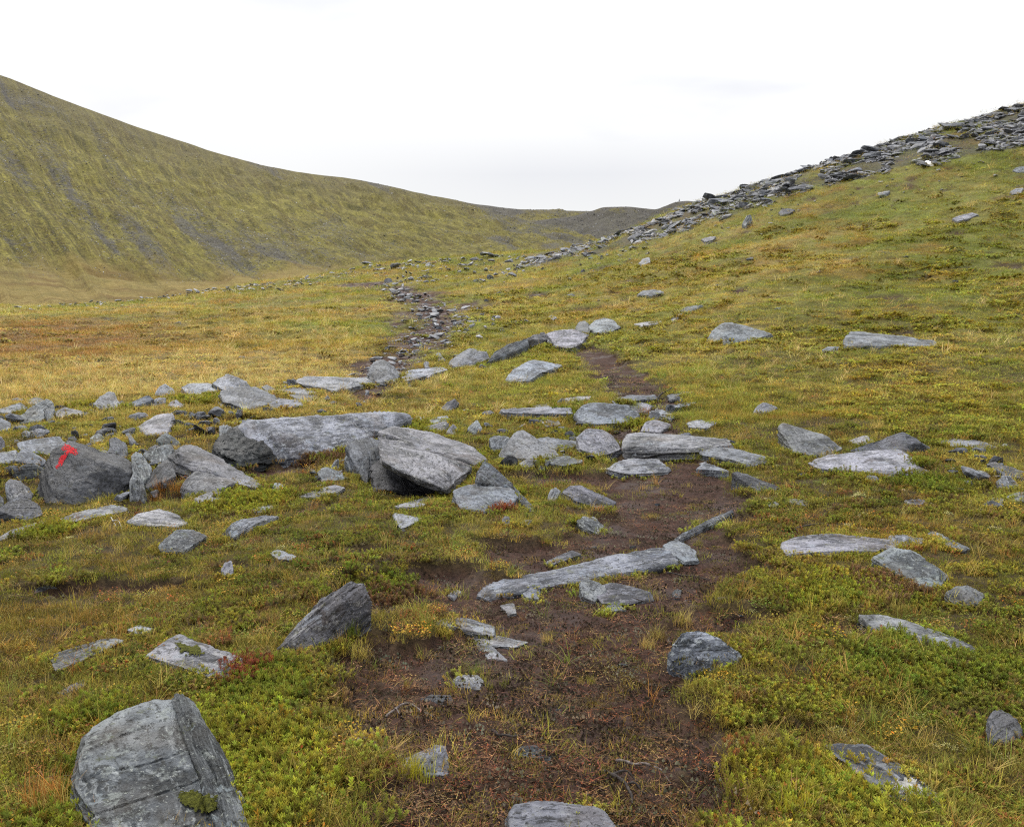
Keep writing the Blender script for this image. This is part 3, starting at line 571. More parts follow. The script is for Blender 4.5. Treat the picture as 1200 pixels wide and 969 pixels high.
 ('stone','small reddish-brown stone below the dark narrow tail slab',0.7,[(3,[(608,612),(615,609),(624,609),(618,615),(611,617)])],{}),
 ('slab','flat white shard in the turf below the overhanging plate',1.3,[(4,[(462,593),(480,588),(508,579),(510,583),(495,592),(478,594)])],{}),
 ('stone','white triangular stone in green turf below the overhanging boulder',1.3,[(4,[(461,601),(478,604),(494,607),(481,614),(471,619),(465,611)])],{}),
 ('stone','small pointed grey stone before the shrubby side of the log-like boulder',0.95,[(0,[(387,548,552),(392,540,550),(397,536,548),(398,547,550),(392,552,554)])],{}),
 ('slab','bent pale stone like a bone in the grass left of the overhanging boulder',1.25,[(0,[(373,553,558),(378,548,556),(384,547,555),(392,553,558),(409,557,560),(406,561,564),(390,560,564),(378,563,566)])],{}),
 ('slab','long low white slab in the grass below the log-like boulder',1.2,[(4,[(353,581),(366,575),(393,568),(404,571),(395,577),(370,582)])],{}),
 ('stone','small rounded stone with orange lichen below the log-like boulder',0.95,[(0,[(319,570,578),(322,565,575),(329,565,574),(336,575,578),(332,580,582),(322,579,582)])],{'orange':1}),
 ('boulder','large lichen-crusted boulder of two tilted slabs in the near left heath',0.88,[(0,[(104,861,898),(117,846,885),(150,833,876),(183,818,868),(203,820,866),(232,890,905),(256,960,972),(258,992,1000),(125,992,1000),(108,940,968),(90,922,950),(102,880,925)]),(0,[(202,816,868),(208,812,864),(218,812,862),(231,822,866),(272,900,915),(294,975,985),(290,995,1003),(260,994,1003),(236,905,925)])],{'sub':7,'moss':[[(206,931),(222,927),(254,933),(254,950),(236,954),(214,946)]]}),
 ('stone','small cream stone at the lower right side of the large lichen-crusted boulder',1.5,[(0,[(276,928,942),(281,924,940),(287,936,946),(291,948,952),(284,950,954)])],{}),
 ('slab','flat pointed slab with a moss cushion on top above the large boulder',1.08,[(9,[(172,768),(192,753),(208,743),(222,754),(250,764),(285,771),(284,779),(274,792),(254,793),(216,781)])],{'sub':7,'moss':[[(206,757),(213,752),(234,760),(241,768),(228,770),(210,765)]]}),
 ('slab','grey flat slab with heath along its lower side above the left boulder',0.95,[(7,[(57,768),(85,759),(127,747),(144,750),(120,762),(103,769),(67,784)])],{}),
 ('stone','small white-topped stone at the upper end of the grey flat slab',1.3,[(5,[(150,737),(163,732),(180,736),(172,741),(160,741)])],{}),
 ('stone','narrow brown stone below the left end of the grey flat slab',0.85,[(4,[(66,811),(82,804),(100,795),(103,801),(88,809),(72,813)])],{}),
 ('boulder','leaning pale stone pointing up to the right from dark heath',1.0,[(0,[(322,763,767),(336,752,760),(352,738,756),(378,703,744),(412,682,738),(429,684,736),(436,706,738),(412,730,744),(368,744,754),(345,758,766)])],{}),
 ('stone','dark flat stone in the bare brown strip of turf near the left edge',0.7,[(3,[(40,691),(50,686),(62,686),(68,690),(52,693)])],{}),
 ('stone','small pale upright stone in green heath above the leaning pale stone',1.1,[(0,[(259,667,676),(264,659,673),(272,656,671),(274,668,676),(269,677,680),(262,675,679)])],{}),
 ('stone','smooth rounded pale stone below the leaning grey slabs',1.15,[(0,[(150,611,617),(162,602,612),(187,596,609),(206,602,611),(221,614,618),(208,617,620),(162,615,620)])],{}),
 ('stone','lumpy double pale stone below the smooth rounded pale stone',1.0,[(0,[(186,640,646),(196,630,641),(208,620,637),(224,620,635),(243,627,636),(228,636,641),(214,646,650),(192,646,650)])],{}),
 ('slab','pale curved slab in the turf right of the lumpy double stone',1.1,[(0,[(259,628,631),(270,615,627),(284,609,623),(310,605,617),(328,605,612),(302,613,622),(275,630,634)])],{}),
 ('stone','flat white flake in the turf above the pale curved slab',1.3,[(3,[(289,597),(305,592),(321,592),(318,597),(300,600)])],{}),
 ('stone','small flat grey stone in green heath below the pale curved slab',1.1,[(4,[(316,648),(325,643),(347,651),(342,656),(326,654)])],{}),
 ('stone','flat grey stone partly off the left edge at the meadow border',1.05,[(0,[(-10,483,488),(10,480,486),(25,472,482),(33,478,483),(12,484,488)])],{}),
 ('boulder','steep grey boulder with a dark notch at the meadow border near the left edge',1.0,[(0,[(18,492,497),(30,482,494),(44,473,490),(57,467,487),(63,472,487),(64,482,490),(48,493,496),(25,496,499)])],{}),
 ('stone','triangular stone closing the dark notch of the steep grey boulder',1.0,[(0,[(50,482,492),(57,480,491),(64,482,490),(64,491,494),(56,494,496)])],{}),
 ('slab','low grey slab with moss on top right of the steep notched boulder',0.9,[(0,[(65,482,489),(76,477,485),(92,482,487),(106,484,487),(96,488,490),(80,489,492),(67,489,492)])],{}),
 ('boulder','steep pyramid-like stone with pale streaks at the meadow border',0.98,[(0,[(109,473,480),(120,464,477),(129,458,475),(134,460,475),(143,478,480),(132,480,483),(117,479,483)])],{}),
 ('stone','dark little stone at the right foot of the steep pyramid-like stone',0.7,[(0,[(137,471,477),(143,469,476),(148,473,477),(144,478,480),(139,478,480)])],{}),
 ('slab','flat stone alone in the meadow behind the steep notched boulder',1.0,[(4,[(32,469),(43,465),(51,468),(46,473),(36,473)])],{}),
 ('stone','pale sloping stone at the left edge below the meadow border',1.05,[(0,[(-10,489,503),(2,489,502),(13,495,503),(13,503,507),(-10,507,511)])],{}),
 ('slab','long dark-grey low slab right of the pale sloping edge stone',0.85,[(4,[(13,498),(22,496),(31,499),(29,503),(16,504)])],{}),
 ('slab','narrow pale slab at the end of the long dark-grey low slab',1.05,[(4,[(32,502),(44,498),(56,497),(49,503),(37,506)])],{}),
 ('stone','small grey cobble below the narrow pale slab',1.0,[(0,[(25,507,511),(30,504,509),(37,506,510),(34,511,513),(27,511,513)])],{}),
 ('stone','round grey stone at the left edge above the pale tabular slab',0.95,[(0,[(-8,511,527),(2,510,525),(6,517,526),(5,526,530),(-6,529,532)])],{}),
 ('slab','tilted dark slab with a bright top edge in the stone row by the meadow',0.85,[(0,[(148,475,479),(160,470,478),(175,463,476),(181,468,477),(177,474,478),(158,477,480)])],{}),
 ('stone','blocky grey stone right of the tilted dark slab in the stone row',0.9,[(0,[(180,468,476),(187,466,475),(195,466,474),(194,473,477),(183,475,478)])],{}),
 ('stone','steep bluish stone above the blocky grey stone in the stone row',1.0,[(0,[(181,462,468),(187,453,465),(194,449,463),(203,455,464),(207,462,466),(195,465,468)])],{}),
 ('stone','small white pointed stone in front of the stone row',1.35,[(0,[(195,477,480),(201,470,478),(207,468,477),(216,475,478),(204,480,482)])],{}),
 ('slab','two-toned flat slab above a green shrub in the stone row',1.05,[(0,[(213,454,463),(221,450,460),(246,449,458),(259,457,461),(236,462,466),(222,465,468)])],{}),
 ('boulder','sharp-crested dark boulder with pale bands in the stone row',0.95,[(0,[(249,449,460),(258,443,458),(268,438,455),(278,441,455),(289,447,456),(294,455,460),(264,458,464)])],{}),
 ('boulder','broad lichen-grey bedrock hump at the middle of the stone row',0.82,[(0,[(258,458,473),(285,453,468),(300,453,466),(321,463,471),(324,470,476),(308,476,481),(289,479,484),(264,470,480)])],{}),
 ('stone','pale sloping stone in front of the bedrock hump',1.05,[(0,[(255,470,474),(260,466,472),(271,468,473),(279,475,478),(274,479,481),(258,475,478)])],{}),
 ('stone','small rounded stone behind the right shoulder of the bedrock hump',0.9,[(0,[(307,453,459),(314,450,457),(324,457,461),(315,460,463)])],{}),
 ('slab','dark flat slab in wet ground right of the bedrock hump',0.75,[(0,[(316,473,478),(328,467,474),(353,469,475),(354,475,479),(335,477,481),(320,478,482)])],{}),
 ('slab','low grey bedrock sheet in the turf between the stone row and the upper slabs',0.95,[(3,[(323,458),(343,453),(356,455),(371,459),(373,466),(357,471),(338,462)])],{}),
 ('slab','bluish stepped slab in the upper trail left of the dark angular boulder',1.0,[(6,[(347,448),(357,441),(390,442),(417,442),(410,451),(392,457),(380,453),(360,448)])],{}),
 ('slab','smooth pale bluish slab against the left foot of the dark angular boulder',1.2,[(4,[(380,449),(417,446),(432,441),(436,448),(407,455),(384,457)])],{}),
 ('boulder','dark angular boulder with bright flecks standing by the upper trail',0.62,[(0,[(431,439,447),(436,426,445),(442,422,443),(449,421,442),(458,426,441),(469,438,444),(463,447,450),(437,448,451)])],{}),
 ('slab','pale flat slab to the right of the dark angular boulder',1.15,[(4,[(470,441),(480,434),(515,429),(524,433),(507,438),(492,443),(477,446)])],{}),
 ('stone','round cream-coloured stone on the pale flat slab by the upper trail',1.6,[(4,[(493,437),(500,434),(507,438),(502,442),(495,441)])],{}),
 ('stone','small dark upright stone like a tooth by the upper trail',0.7,[(0,[(509,417,421),(512,413,420),(515,413,420),(523,423,425),(514,423,425)])],{}),
 ('stone','little tilted grey stone left of the dark tooth-like stone',0.85,[(0,[(496,426,430),(499,423,429),(502,424,429),(506,430,432),(499,431,433)])],{}),
 ('boulder','weathered dark heap of flaky rock above the cream stone',0.8,[(0,[(527,424,430),(538,415,427),(550,410,424),(570,412,422),(573,419,425),(552,429,433),(533,430,434)]),(4,[(538,415),(550,408),(562,410),(556,416)])],{}),
 ('boulder','left dark part of the long outcrop beside the trail turning',0.75,[(0,[(570,426,429),(580,413,424),(600,402,416),(618,397,411),(620,405,413),(600,414,420),(579,420,426)])],{}),
 ('boulder','middle dark part of the long outcrop with heath below it',0.72,[(0,[(614,399,412),(628,393,406),(639,390,402),(644,398,405),(628,402,410)])],{}),
 ('boulder','pale right part of the long outcrop beside the bare soil',1.05,[(0,[(640,391,404),(650,388,400),(671,386,398),(688,392,399),(682,402,407),(668,408,412),(652,405,411)])],{}),
 ('boulder','pale hump-backed boulder perched above the bare soil of the trail',1.05,[(0,[(690,384,393),(697,375,389),(708,372,387),(719,375,386),(727,383,388),(719,388,391),(700,391,395)])],{}),
 ('stone','small dark boulder leaning on the left of the pale hump-backed boulder',0.58,[(0,[(674,384,390),(679,376,388),(686,376,387),(692,382,389),(692,390,394),(677,388,392)])],{}),
 ('boulder','smooth pale boulder in the turf left of the bare soil patch',1.25,[(0,[(592,445,449),(600,435,445),(612,427,441),(625,422,435),(645,426,433),(659,428,432),(634,436,443),(620,446,450),(598,448,451)])],{}),
 ('stone','tiny dark-topped stone on the slope above the long outcrop',0.9,[(0,[(642,371,374),(646,369,373),(653,372,375),(648,375,377)])],{}),
 ('slab','thin pale flake in the turf below the smooth pale boulder',1.1,[(3,[(654,468),(668,465),(692,463),(690,467),(668,470)])],{}),
 ('boulder','steep grey boulder with a bright back alone on the green slope',0.92,[(0,[(829,398,403),(835,387,400),(845,379,396),(858,378,393),(880,384,392),(905,391,395),(880,399,402),(850,403,406)])],{}),
 ('boulder','long low grey outcrop on the green slope at the right',1.0,[(0,[(988,397,405),(996,389,400),(1004,388,398),(1050,393,400),(1094,400,404),(1100,406,408),(1060,405,408),(1020,402,408),(992,405,409)])],{}),
 ('stone','small grey stone at the left tip of the long low outcrop',0.95,[(0,[(963,410,413),(970,406,411),(984,406,410),(980,411,413),(967,413,415)])],{}),
 ('slab','dark flat stone with a thin tail up the slope from the trail',0.6,[(0,[(797,364,367),(803,360,365),(823,357,362),(824,360,363),(808,365,368)])],{}),
 ('slab','thin pale strip of stone below the dark flat stone on the slope',1.1,[(3,[(785,374),(795,368),(800,366),(797,371),(789,376)])],{}),
 ('slab','thin pale slab in the turf right of the hump-backed boulder',1.15,[(3,[(743,380),(756,377),(775,376),(772,379),(752,382)])],{}),
 ('stone','low dark-fronted stone in the yellow grass of the mid slope',0.75,[(0,[(747,345,348),(753,341,346),(766,339,345),(779,342,345),(764,347,349)])],{}),
 ('stone','pale small stone on the lower slope below the scree',1.1,[(0,[(748,308,311),(753,303,309),(761,301,308),(762,307,310),(753,311,313)])],{}),
 ('stone','upright grey stone just below the skyline scree',0.95,[(0,[(869,263,268),(874,253,266),(879,250,264),(882,258,264),(874,266,269)])],{}),
 ('stone','black stone sitting alone in the grass below the skyline scree',0.38,[(0,[(912,249,252),(916,245,251),(924,244,249),(932,246,249),(924,251,253),(915,253,254)])],{}),
 ('slab','flat grey stone in the grass right of the pale small slope stone',0.95,[(3,[(821,280),(832,277),(839,277),(836,281),(826,283)])],{}),
 ('slab','flat pale stone on the grass slope below the middle of the scree',1.05,[(3,[(1028,226),(1036,224),(1043,224),(1040,228),(1031,229)])],{}),
 ('stone','grey stone on the open slope near the right edge',1.0,[(3,[(1183,225),(1190,221),(1199,220),(1196,226),(1187,227)])],{}),
 ('stone','small grey stone in the grass straight right of the scree at the right edge',0.95,[(0,[(1186,199,202),(1192,196,201),(1202,195,199),(1202,201,203),(1192,202,204)])],{}),
 ('slab','broken pale slab band high on the slope near the right edge',1.0,[(3,[(1116,256),(1126,252),(1140,249),(1147,251),(1134,256),(1122,259)])],{}),
 ('stone','dark speckled stone in near heath at the right edge',0.75,[(0,[(1155,843,870),(1162,833,864),(1172,832,860),(1190,842,862),(1200,860,870),(1185,872,878),(1160,866,878)])],{}),
 ('slab','dark slab with a white cracked crust in the near heath at the lower right',0.72,[(0,[(964,872,886),(985,869,882),(1015,872,884),(1042,889,898),(1072,908,914),(1098,932,938),(1105,944,950),(1080,944,952),(1045,932,944),(1025,920,934),(995,895,908)])],{'crust':1}),
 ('slab','smooth brownish slab cut by the bottom edge in the middle of the trail',0.78,[(0,[(596,952,966),(603,943,958),(625,938,952),(680,941,953),(706,948,960),(730,985,995),(620,992,1000),(598,975,988)])],{}),
 ('slab','flat muddy slab flush with the trail soil near the bottom',0.85,[(2,[(466,893),(485,884),(510,873),(522,874),(520,884),(500,890),(525,907),(498,907),(478,900)])],{}),
 ('slab','half-buried muddy slab flush with the soil right of the other flush slab',0.72,[(2,[(600,882),(612,874),(628,873),(648,884),(645,890),(620,886)])],{}),
 ('stone','small speckled stone on the trail below the wood-like flakes',1.0,[(0,[(531,796,803),(537,791,800),(560,790,799),(566,797,802),(562,807,809),(540,804,808)])],{}),
 ('slab','thin muddy flake on the trail below the small speckled stone',0.8,[(3,[(492,819),(505,814),(528,815),(532,820),(515,823)])],{}),
 ('stone','tiny dark pebble at the left of the lower trail',0.6,[(0,[(417,872,877),(421,864,874),(426,863,873),(426,873,877),(421,877,879)])],{}),
 ('stone','bright white stone among the dark slabs below the right skyline',1.0,[(0,[(1082,192,194),(1085,188,193),(1091,188,192),(1096,190,192),(1094,193,195)])],{'quartz':1}),
]
PATHBITS = [(530,362,13,6),(505,371,18,5),(492,374,6,5),(506,393,18,7),(477,348,9,4),(486,353,9,3),(504,311,13,3),(534,378,15,7),(580,371,16,9),(556,377,20,5),(548,394,15,4),(479,400,9,4),(490,405,14,4),(541,368,11,4),(464,398,18,6),(484,390,7,5),
 (455,329,12,6),(469,329,7,5),(471,314,14,5),(574,325,9,6),(558,329,9,5),(590,319,11,4),(620,310,13,7),(609,313,9,4),(598,305,13,5),(574,317,7,3),(526,403,14,6),(441,419,16,5),(470,412,12,5),(452,408,10,4),(515,384,8,4),(522,398,9,4),(500,380,9,4),(546,387,9,4),(562,361,9,4),(466,341,8,4),(498,356,8,3),(512,363,7,3),(432,431,12,4),(450,414,9,4),(588,388,9,4),(602,377,8,4),(560,345,7,3),(585,343,8,3),(570,352,6,3),
 (636,403,8,3),(692,302,6,4),(705,302,6,5),(683,317,6,4),(695,318,5,3),(670,345,12,4),(702,352,6,3),(880,303,11,4),(840,334,6,3),(912,362,9,3),(1010,383,8,3),(1062,300,9,3),(960,318,6,3),(1120,330,8,3),(1003,470,9,4),(1015,485,8,4),(1020,440,10,3),(1135,503,14,5),(1043,500,10,4),(115,423,10,4),(284,418,9,4),(210,378,9,4),(300,405,8,4),(92,472,6,3),(155,487,6,4),
 (660,620,7,4),(697,640,8,4),(742,640,9,5),(760,668,8,4),(805,703,10,4),(770,590,8,5),(845,700,12,5),(705,885,20,6),(655,830,9,5),(730,777,12,5),(590,735,6,3),(868,720,7,4),(905,764,8,5),(640,705,5,3),(560,640,6,4),(500,690,6,4),(420,700,7,4),(55,860,9,7),(30,940,10,8),(95,760,9,6),(1040,770,9,6),(1000,755,6,5)]

_ICO = {}
def ico(n):
    if n not in _ICO:
        bm = bmesh.new(); bmesh.ops.create_icosphere(bm, subdivisions=n, radius=1)
        _ICO[n] = (np.array([v.co[:] for v in bm.verts]), np.array([[v.index for v in f.verts] for f in bm.faces])); bm.free()
    return _ICO[n]
def FOLA(a): return {'fol': ('FLOAT_VECTOR', a[:, :3]), 'broken': ('FLOAT', a[:, 3])}    # position along the foliation; mask of broken edges that carry the painted shade
def hull_planes(P):
    bm = bmesh.new()
    for p in P: bm.verts.new(p)
    r = bmesh.ops.convex_hull(bm, input=bm.verts, use_existing_faces=False)
    hv = [v for v in bm.verts if v.link_faces]
    V = np.array([v.co[:] for v in hv]); bm.normal_update()
    pl = [(np.array(f.normal[:]), np.array(f.verts[0].co[:])) for f in bm.faces if f.calc_area() > 1e-9]
    fa = np.array([f.calc_area() for f in bm.faces]); fcn = np.array([f.calc_center_median()[:] for f in bm.faces])
    bm.free(); c = (fcn * fa[:, None]).sum(0) / fa.sum()
    Nn = np.array([n for n, _ in pl]); D = np.array([n @ (q - c) for n, q in pl])
    Nn[D < 0] *= -1; return V, c, Nn, np.maximum(np.abs(D), 1e-4)
def rock_piece(P, sub, seed, sharp=90, rough=1.0):
    """a weathered convex stone filling the hull of the corner points"""
    V, c, Nn, D = hull_planes(P)
    q = V - c; ev, E = np.linalg.eigh(q.T @ q / len(q)); S = np.sqrt(np.maximum(ev, 1e-8)) + 1e-3
    S = np.maximum(S, S.max() * 0.12); L = float(np.cbrt(S.prod()) * 2.0); fn = E[:, 0] * (1 if E[2, 0] > 0 else -1)
    uv, fc = ico(sub); d = (uv * S) @ E.T; d /= np.linalg.norm(d, axis=1)[:, None]
    # natural cracks: a few extra shallow planes chip the corners
    rg = np.random.default_rng(int(seed * 100) + 7); m = 9; cn = rg.normal(size=(m, 3)); cn[:, 2] = np.abs(cn[:, 2]) * 0.8; cn /= np.linalg.norm(cn, axis=1)[:, None]
    cdist = ((V - c) @ cn.T).max(0) * rg.uniform(0.975, 1.01, m) if sub >= 6 else ((V - c) @ cn.T).max(0) * rg.uniform(0.93, 0.995, m) if sub == 5 else ((V - c) @ cn.T).max(0) * rg.uniform(0.88, 0.98, m); Nn = np.vstack([Nn, cn]); D = np.concatenate([D, cdist])
    a = np.maximum(d @ Nn.T, 0) / D
    m = a.max(1); w = (a / m[:, None]) ** sharp; r = 1 / (m * w.sum(1) ** (1 / sharp))
    n = (w[:, :, None] * Nn[None]).sum(1); n /= np.linalg.norm(n, axis=1)[:, None]
    p = d * r[:, None]
    fol = p @ fn; T = np.array([E[:, 2], E[:, 1]]); o = np.array([seed * 3.7, seed * 1.3, seed * 7.1])
    ps = np.stack([p @ T[0], p @ T[1], fol * 2.6], 1) / L
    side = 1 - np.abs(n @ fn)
    h = fbm3(ps * 1.1 + o, 3, 1) * 0.026 + fbm3(ps * np.array([1.2, 3.0, 4.5]) + o, 3, 5) * 0.020
    tq = fol / L * 5.5 + 0.9 * fbm3(ps * 0.9 + o, 2, 9); fr = tq - np.floor(tq)
    h = h + side * 0.085 * (sstep(0, 0.18, fr) - fr)
    tq2 = fol / L * 15 + 0.7 * fbm3(ps * 1.3 + o, 2, 19); fr2 = tq2 - np.floor(tq2); h = h + side * 0.028 * (sstep(0, 0.3, fr2) - fr2)
    jn = ps[:, 0] * 1.7 + 0.25 * fbm3(ps * 1.4 + o, 2, 13); h = h - 0.022 * (1 - sstep(0.0, 0.035, np.abs(jn - np.round(jn)))) * (fbm3(ps * 0.9 + o, 2, 23) > 0.05)
    if sub >= 5: h = h + fbm3(p / L * 13 + o, 3, 17) * 0.010
    elif sub >= 4: h = h + fbm3(p / L * 7 + o, 2, 17) * 0.014
    p = p + n * (h * L * rough)[:, None]
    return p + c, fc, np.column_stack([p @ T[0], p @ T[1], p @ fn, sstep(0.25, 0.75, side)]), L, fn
def corners(spec, G):
    """corner points in the world: G holds the ground point under each corner"""
    out = []
    for (cx, cy), g in zip(spec, G):
        k = (PH / 2 - cy) / F_PX; y = g[1]; z = CAM_Z + y * (k * CP - SP) / (CP + k * SP); out.append((g[0], g[1], max(z, g[2] + 0.004)))
    return np.array(out)

_allp = []
for nm, lb, tone, pcs, op in ROCKS:
    for pc in pcs:
        for v in pc[1]: _allp.append((v[0], v[2] if len(v) > 2 else v[1] + pc[0]))
_allp = np.array(_allp, float); _G, _GD = cast(_allp[:, 0], _allp[:, 1], H, n=420)
FOOT = []                                        # footprints, to keep plants off the stones
ROCKOBJ = []; _k = 0
def footprint(P):
    q = P[:, :2]; c = q.mean(0); a = np.arctan2(q[:, 1] - c[1], q[:, 0] - c[0])
    th = np.linspace(-math.pi, math.pi, 24, endpoint=False); dirs = np.stack([np.cos(th), np.sin(th)], 1)
    FOOT.append((c, ((q - c) @ dirs.T).max(0), dirs, np.linalg.norm(q - c, axis=1).max()))
for ri, (nm, lb, tone, pcs, op) in enumerate(ROCKS):
    Vs, Fs, Fo, base, px = [], [], [], 0, []
    for pc in pcs:
        n = len(pc[1]); G = _G[_k:_k + n]; dep = _GD[_k:_k + n].mean(); _k += n
        top = corners([v[:2] for v in pc[1]], G)
        width = max(v[0] for v in pc[1]) - min(v[0] for v in pc[1])
        if len(pc) > 2 and 'th' in pc[2]: low = top - np.array([0, 0, pc[2]['th'] * dep / F_PX]) + np.array([0, 0.02, 0])
        else: low = np.column_stack([G[:, :2], G[:, 2] - 0.03 - 0.10 * width * dep / F_PX])
        P = np.vstack([top, low]); px.append(width); footprint(np.vstack([top, G]))
        sub = op.get('sub', 6 if width > 40 else 5 if width > 18 else 4)
        V, fc, fo, L, fn = rock_piece(P, sub, ri + 0.37 * len(Vs), rough=0.8)
        Vs.append(V); Fs.append(fc + base); Fo.append(fo); base += len(V)
    V = np.vstack(Vs); org = np.array([V[:, 0].mean(), V[:, 1].mean(), _G[_k - 1][2]])
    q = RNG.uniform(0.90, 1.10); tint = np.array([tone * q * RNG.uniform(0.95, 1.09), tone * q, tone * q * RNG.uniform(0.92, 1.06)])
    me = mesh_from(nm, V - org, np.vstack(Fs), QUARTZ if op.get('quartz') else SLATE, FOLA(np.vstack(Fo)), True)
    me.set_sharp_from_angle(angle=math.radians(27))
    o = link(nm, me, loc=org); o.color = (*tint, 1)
    tag(o, lb, 'rock', 'rocks strewn over the moor', 'thing'); ROCKOBJ.append((o, V, np.vstack(Fs), op, org))

def skin_patch(o, V, Fc, org, polys, step, lift, m, name, label=None, wob=0.0, holes=None):
    """a patch of paint, moss or crust lying on the stone, following its surface"""
    bv = BVHTree.FromPolygons([tuple(v) for v in V], [tuple(f) for f in Fc]); ctr = V.mean(0)
    xs = [p[0] for q in polys for p in q]; ys = [p[1] for q in polys for p in q]
    gx, gy = np.meshgrid(np.arange(min(xs) - 1, max(xs) + 1, step), np.arange(min(ys) - 1, max(ys) + 1, step)); sh = gx.shape; fx, fy = gx.ravel(), gy.ravel()
    jx, jy = fx + wob * fbm2(fx * 0.35, fy * 0.35, 3, 88), fy + wob * fbm2(fx * 0.35, fy * 0.35, 3, 99)
    ins = np.zeros(len(fx), bool)
    for q in polys: ins |= in_poly(jx, jy, q)
    R = rays(fx, fy); pts = {}; vv = []
    ins2 = ins.reshape(sh); edge = np.zeros(sh)
    e = ins2.astype(float)
    for _ in range(4):
        pe = np.pad(e, 1); e = np.minimum(e, (pe[:-2, 1:-1] + pe[2:, 1:-1] + pe[1:-1, :-2] + pe[1:-1, 2:]) / 4); edge += e
    edge = np.sqrt(edge / 4).ravel()
    if holes: ins &= ~((fbm2(fx * 1.1, fy * 1.1, 3, 77) > holes + 0.25 * (edge > 0.99)))
    for i in np.nonzero(ins)[0]:
        hit, nrm, idx, _ = bv.ray_cast(Vector((0, 0, CAM_Z)), Vector(R[i]).normalized())
        if hit is None: continue
        if nrm.dot(Vector(R[i])) > 0: nrm = -nrm
        pts[i] = len(vv); vv.append(np.array(hit + nrm * (0.002 + lift * edge[i] * (0.8 + 0.5 * random.random()))))
    fcs = []; W = sh[1]
    for i in pts:
        qd = (i, i + 1, i + W + 1, i + W)
        if all(k in pts for k in qd) and (i % W) < W - 1:
            pp = [vv[pts[k]] for k in qd]
            if max(np.linalg.norm(pp[0] - pp[2]), np.linalg.norm(pp[1] - pp[3])) < 0.25: fcs.append([pts[k] for k in qd][::-1])
    if not fcs: return
    me = mesh_from(name, np.array(vv) - org, np.array(fcs), m, None, True); c = link(name, me, o)
    if label: c['label'] = label
CRUST = simple('white_crust', (0.06, 0.06, 0.058), (0.33, 0.325, 0.31), 16, 0.9)
ORANGE = simple('orange_lichen', (0.50, 0.20, 0.03), (0.62, 0.33, 0.08), 60, 0.9)
for o, V, Fc, op, org in ROCKOBJ:
    if op.get('mark'):
        skin_patch(o, V, Fc, org, [[(75.9,519.6),(80,521),(84,524.0),(91.8,526.4),(89.2,534.4),(84.5,532.5),(81.2,531.0),(73,544),(67,549.6),(65,547.4),(69,537),(77.2,528.6),(70.7,526.6)]], 0.4, 0.0, RED, 'trail_mark', 'red letter T painted on the dark face', 0.8, 0.50)
    for pl in op.get('moss', []): skin_patch(o, V, Fc, org, [pl], 0.7, 0.006, MOSS, 'moss_patch', 'dark green moss cushion', 3.0)
    if op.get('crust'): skin_patch(o, V, Fc, org, [[(1038,925),(1048,915),(1070,912),(1088,926),(1100,940),(1080,940),(1058,931)]], 0.6, 0.0, CRUST, 'lichen_crust', 'white cracked lichen crust', 4.0)
    if op.get('orange'): skin_patch(o, V, Fc, org, [[(327,571),(330,570),(333,574),(331,577),(328,575)]], 0.4, 0.002, ORANGE, 'lichen_spot', 'orange lichen spot', 0.8)
    if op.get('end'):
        # the broken, black end of the log-like boulder
        spec = [(256,524,546),(260,513,540),(272,505,538),(281,501,534),(293,498,531),(304,511,534),(316,527,541),(324,538,544),(312,545,548),(299,548,551),(281,544,551),(264,533,549)]
        G, dd = cast([s[0] for s in spec], [s[2] for s in spec], H, n=420); top = corners([s[:2] for s in spec], G)
        P = np.vstack([top, np.column_stack([G[:, :2], G[:, 2] - 0.1])]); footprint(P)
        V2, f2, fo2, L, fn = rock_piece(P, 6, 77.7, 30, 1.9)
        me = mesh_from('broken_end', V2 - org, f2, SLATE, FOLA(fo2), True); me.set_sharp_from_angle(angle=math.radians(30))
        c = link('broken_end', me, o); c.color = (0.17, 0.18, 0.17, 1); c['label'] = 'black jagged broken end'

def off_rocks(x, y, grow=0.86):
    ok = np.ones(len(x), bool)
    for c, sup, dirs, rad in FOOT:
        k = np.nonzero((np.abs(x - c[0]) < rad) & (np.abs(y - c[1]) < rad))[0]
        if len(k): ins = ((np.column_stack([x[k], y[k]]) - c) @ dirs.T < sup * grow).all(1); ok[k[ins]] = False
    return ok
# proto stones for the small repeats
PROTO = []
for k in range(14):
    r = np.random.default_rng(300 + k); q = r.normal(size=(13, 3)); q /= np.linalg.norm(q, axis=1)[:, None]
    q *= np.array([1, r.uniform(0.5, 0.85), r.uniform(0.22, 0.5)]) * r.uniform(0.8, 1.0, (13, 1))
    V, fc, fo, L, fn = rock_piece(q * 0.5, 4, 200 + k, 110, 1.0)
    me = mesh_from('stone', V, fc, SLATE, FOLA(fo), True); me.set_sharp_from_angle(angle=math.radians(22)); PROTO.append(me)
def lay_stone(name, k, P, wid, hgt, tone, label, group, yaw=None, tilt=0.25, dep=None):
    o = bpy.data.objects.new(name, PROTO[k % len(PROTO)]); COL.objects.link(o)
    o.location = P; o.scale = (wid, dep or wid * random.uniform(0.7, 1.2), hgt)
    o.rotation_euler = (random.gauss(0, tilt), random.gauss(0, tilt), random.uniform(0, 6.28) if yaw is None else yaw)
    t = tone * random.uniform(0.8, 1.2); o.color = (t, t, t * random.uniform(1.0, 1.06), 1)
    tag(o, label, 'rock', group, 'thing'); return o
pb = np.array(PATHBITS, float); P, dd = cast(pb[:, 0], pb[:, 1] + pb[:, 3] * 0.4, H, n=420)
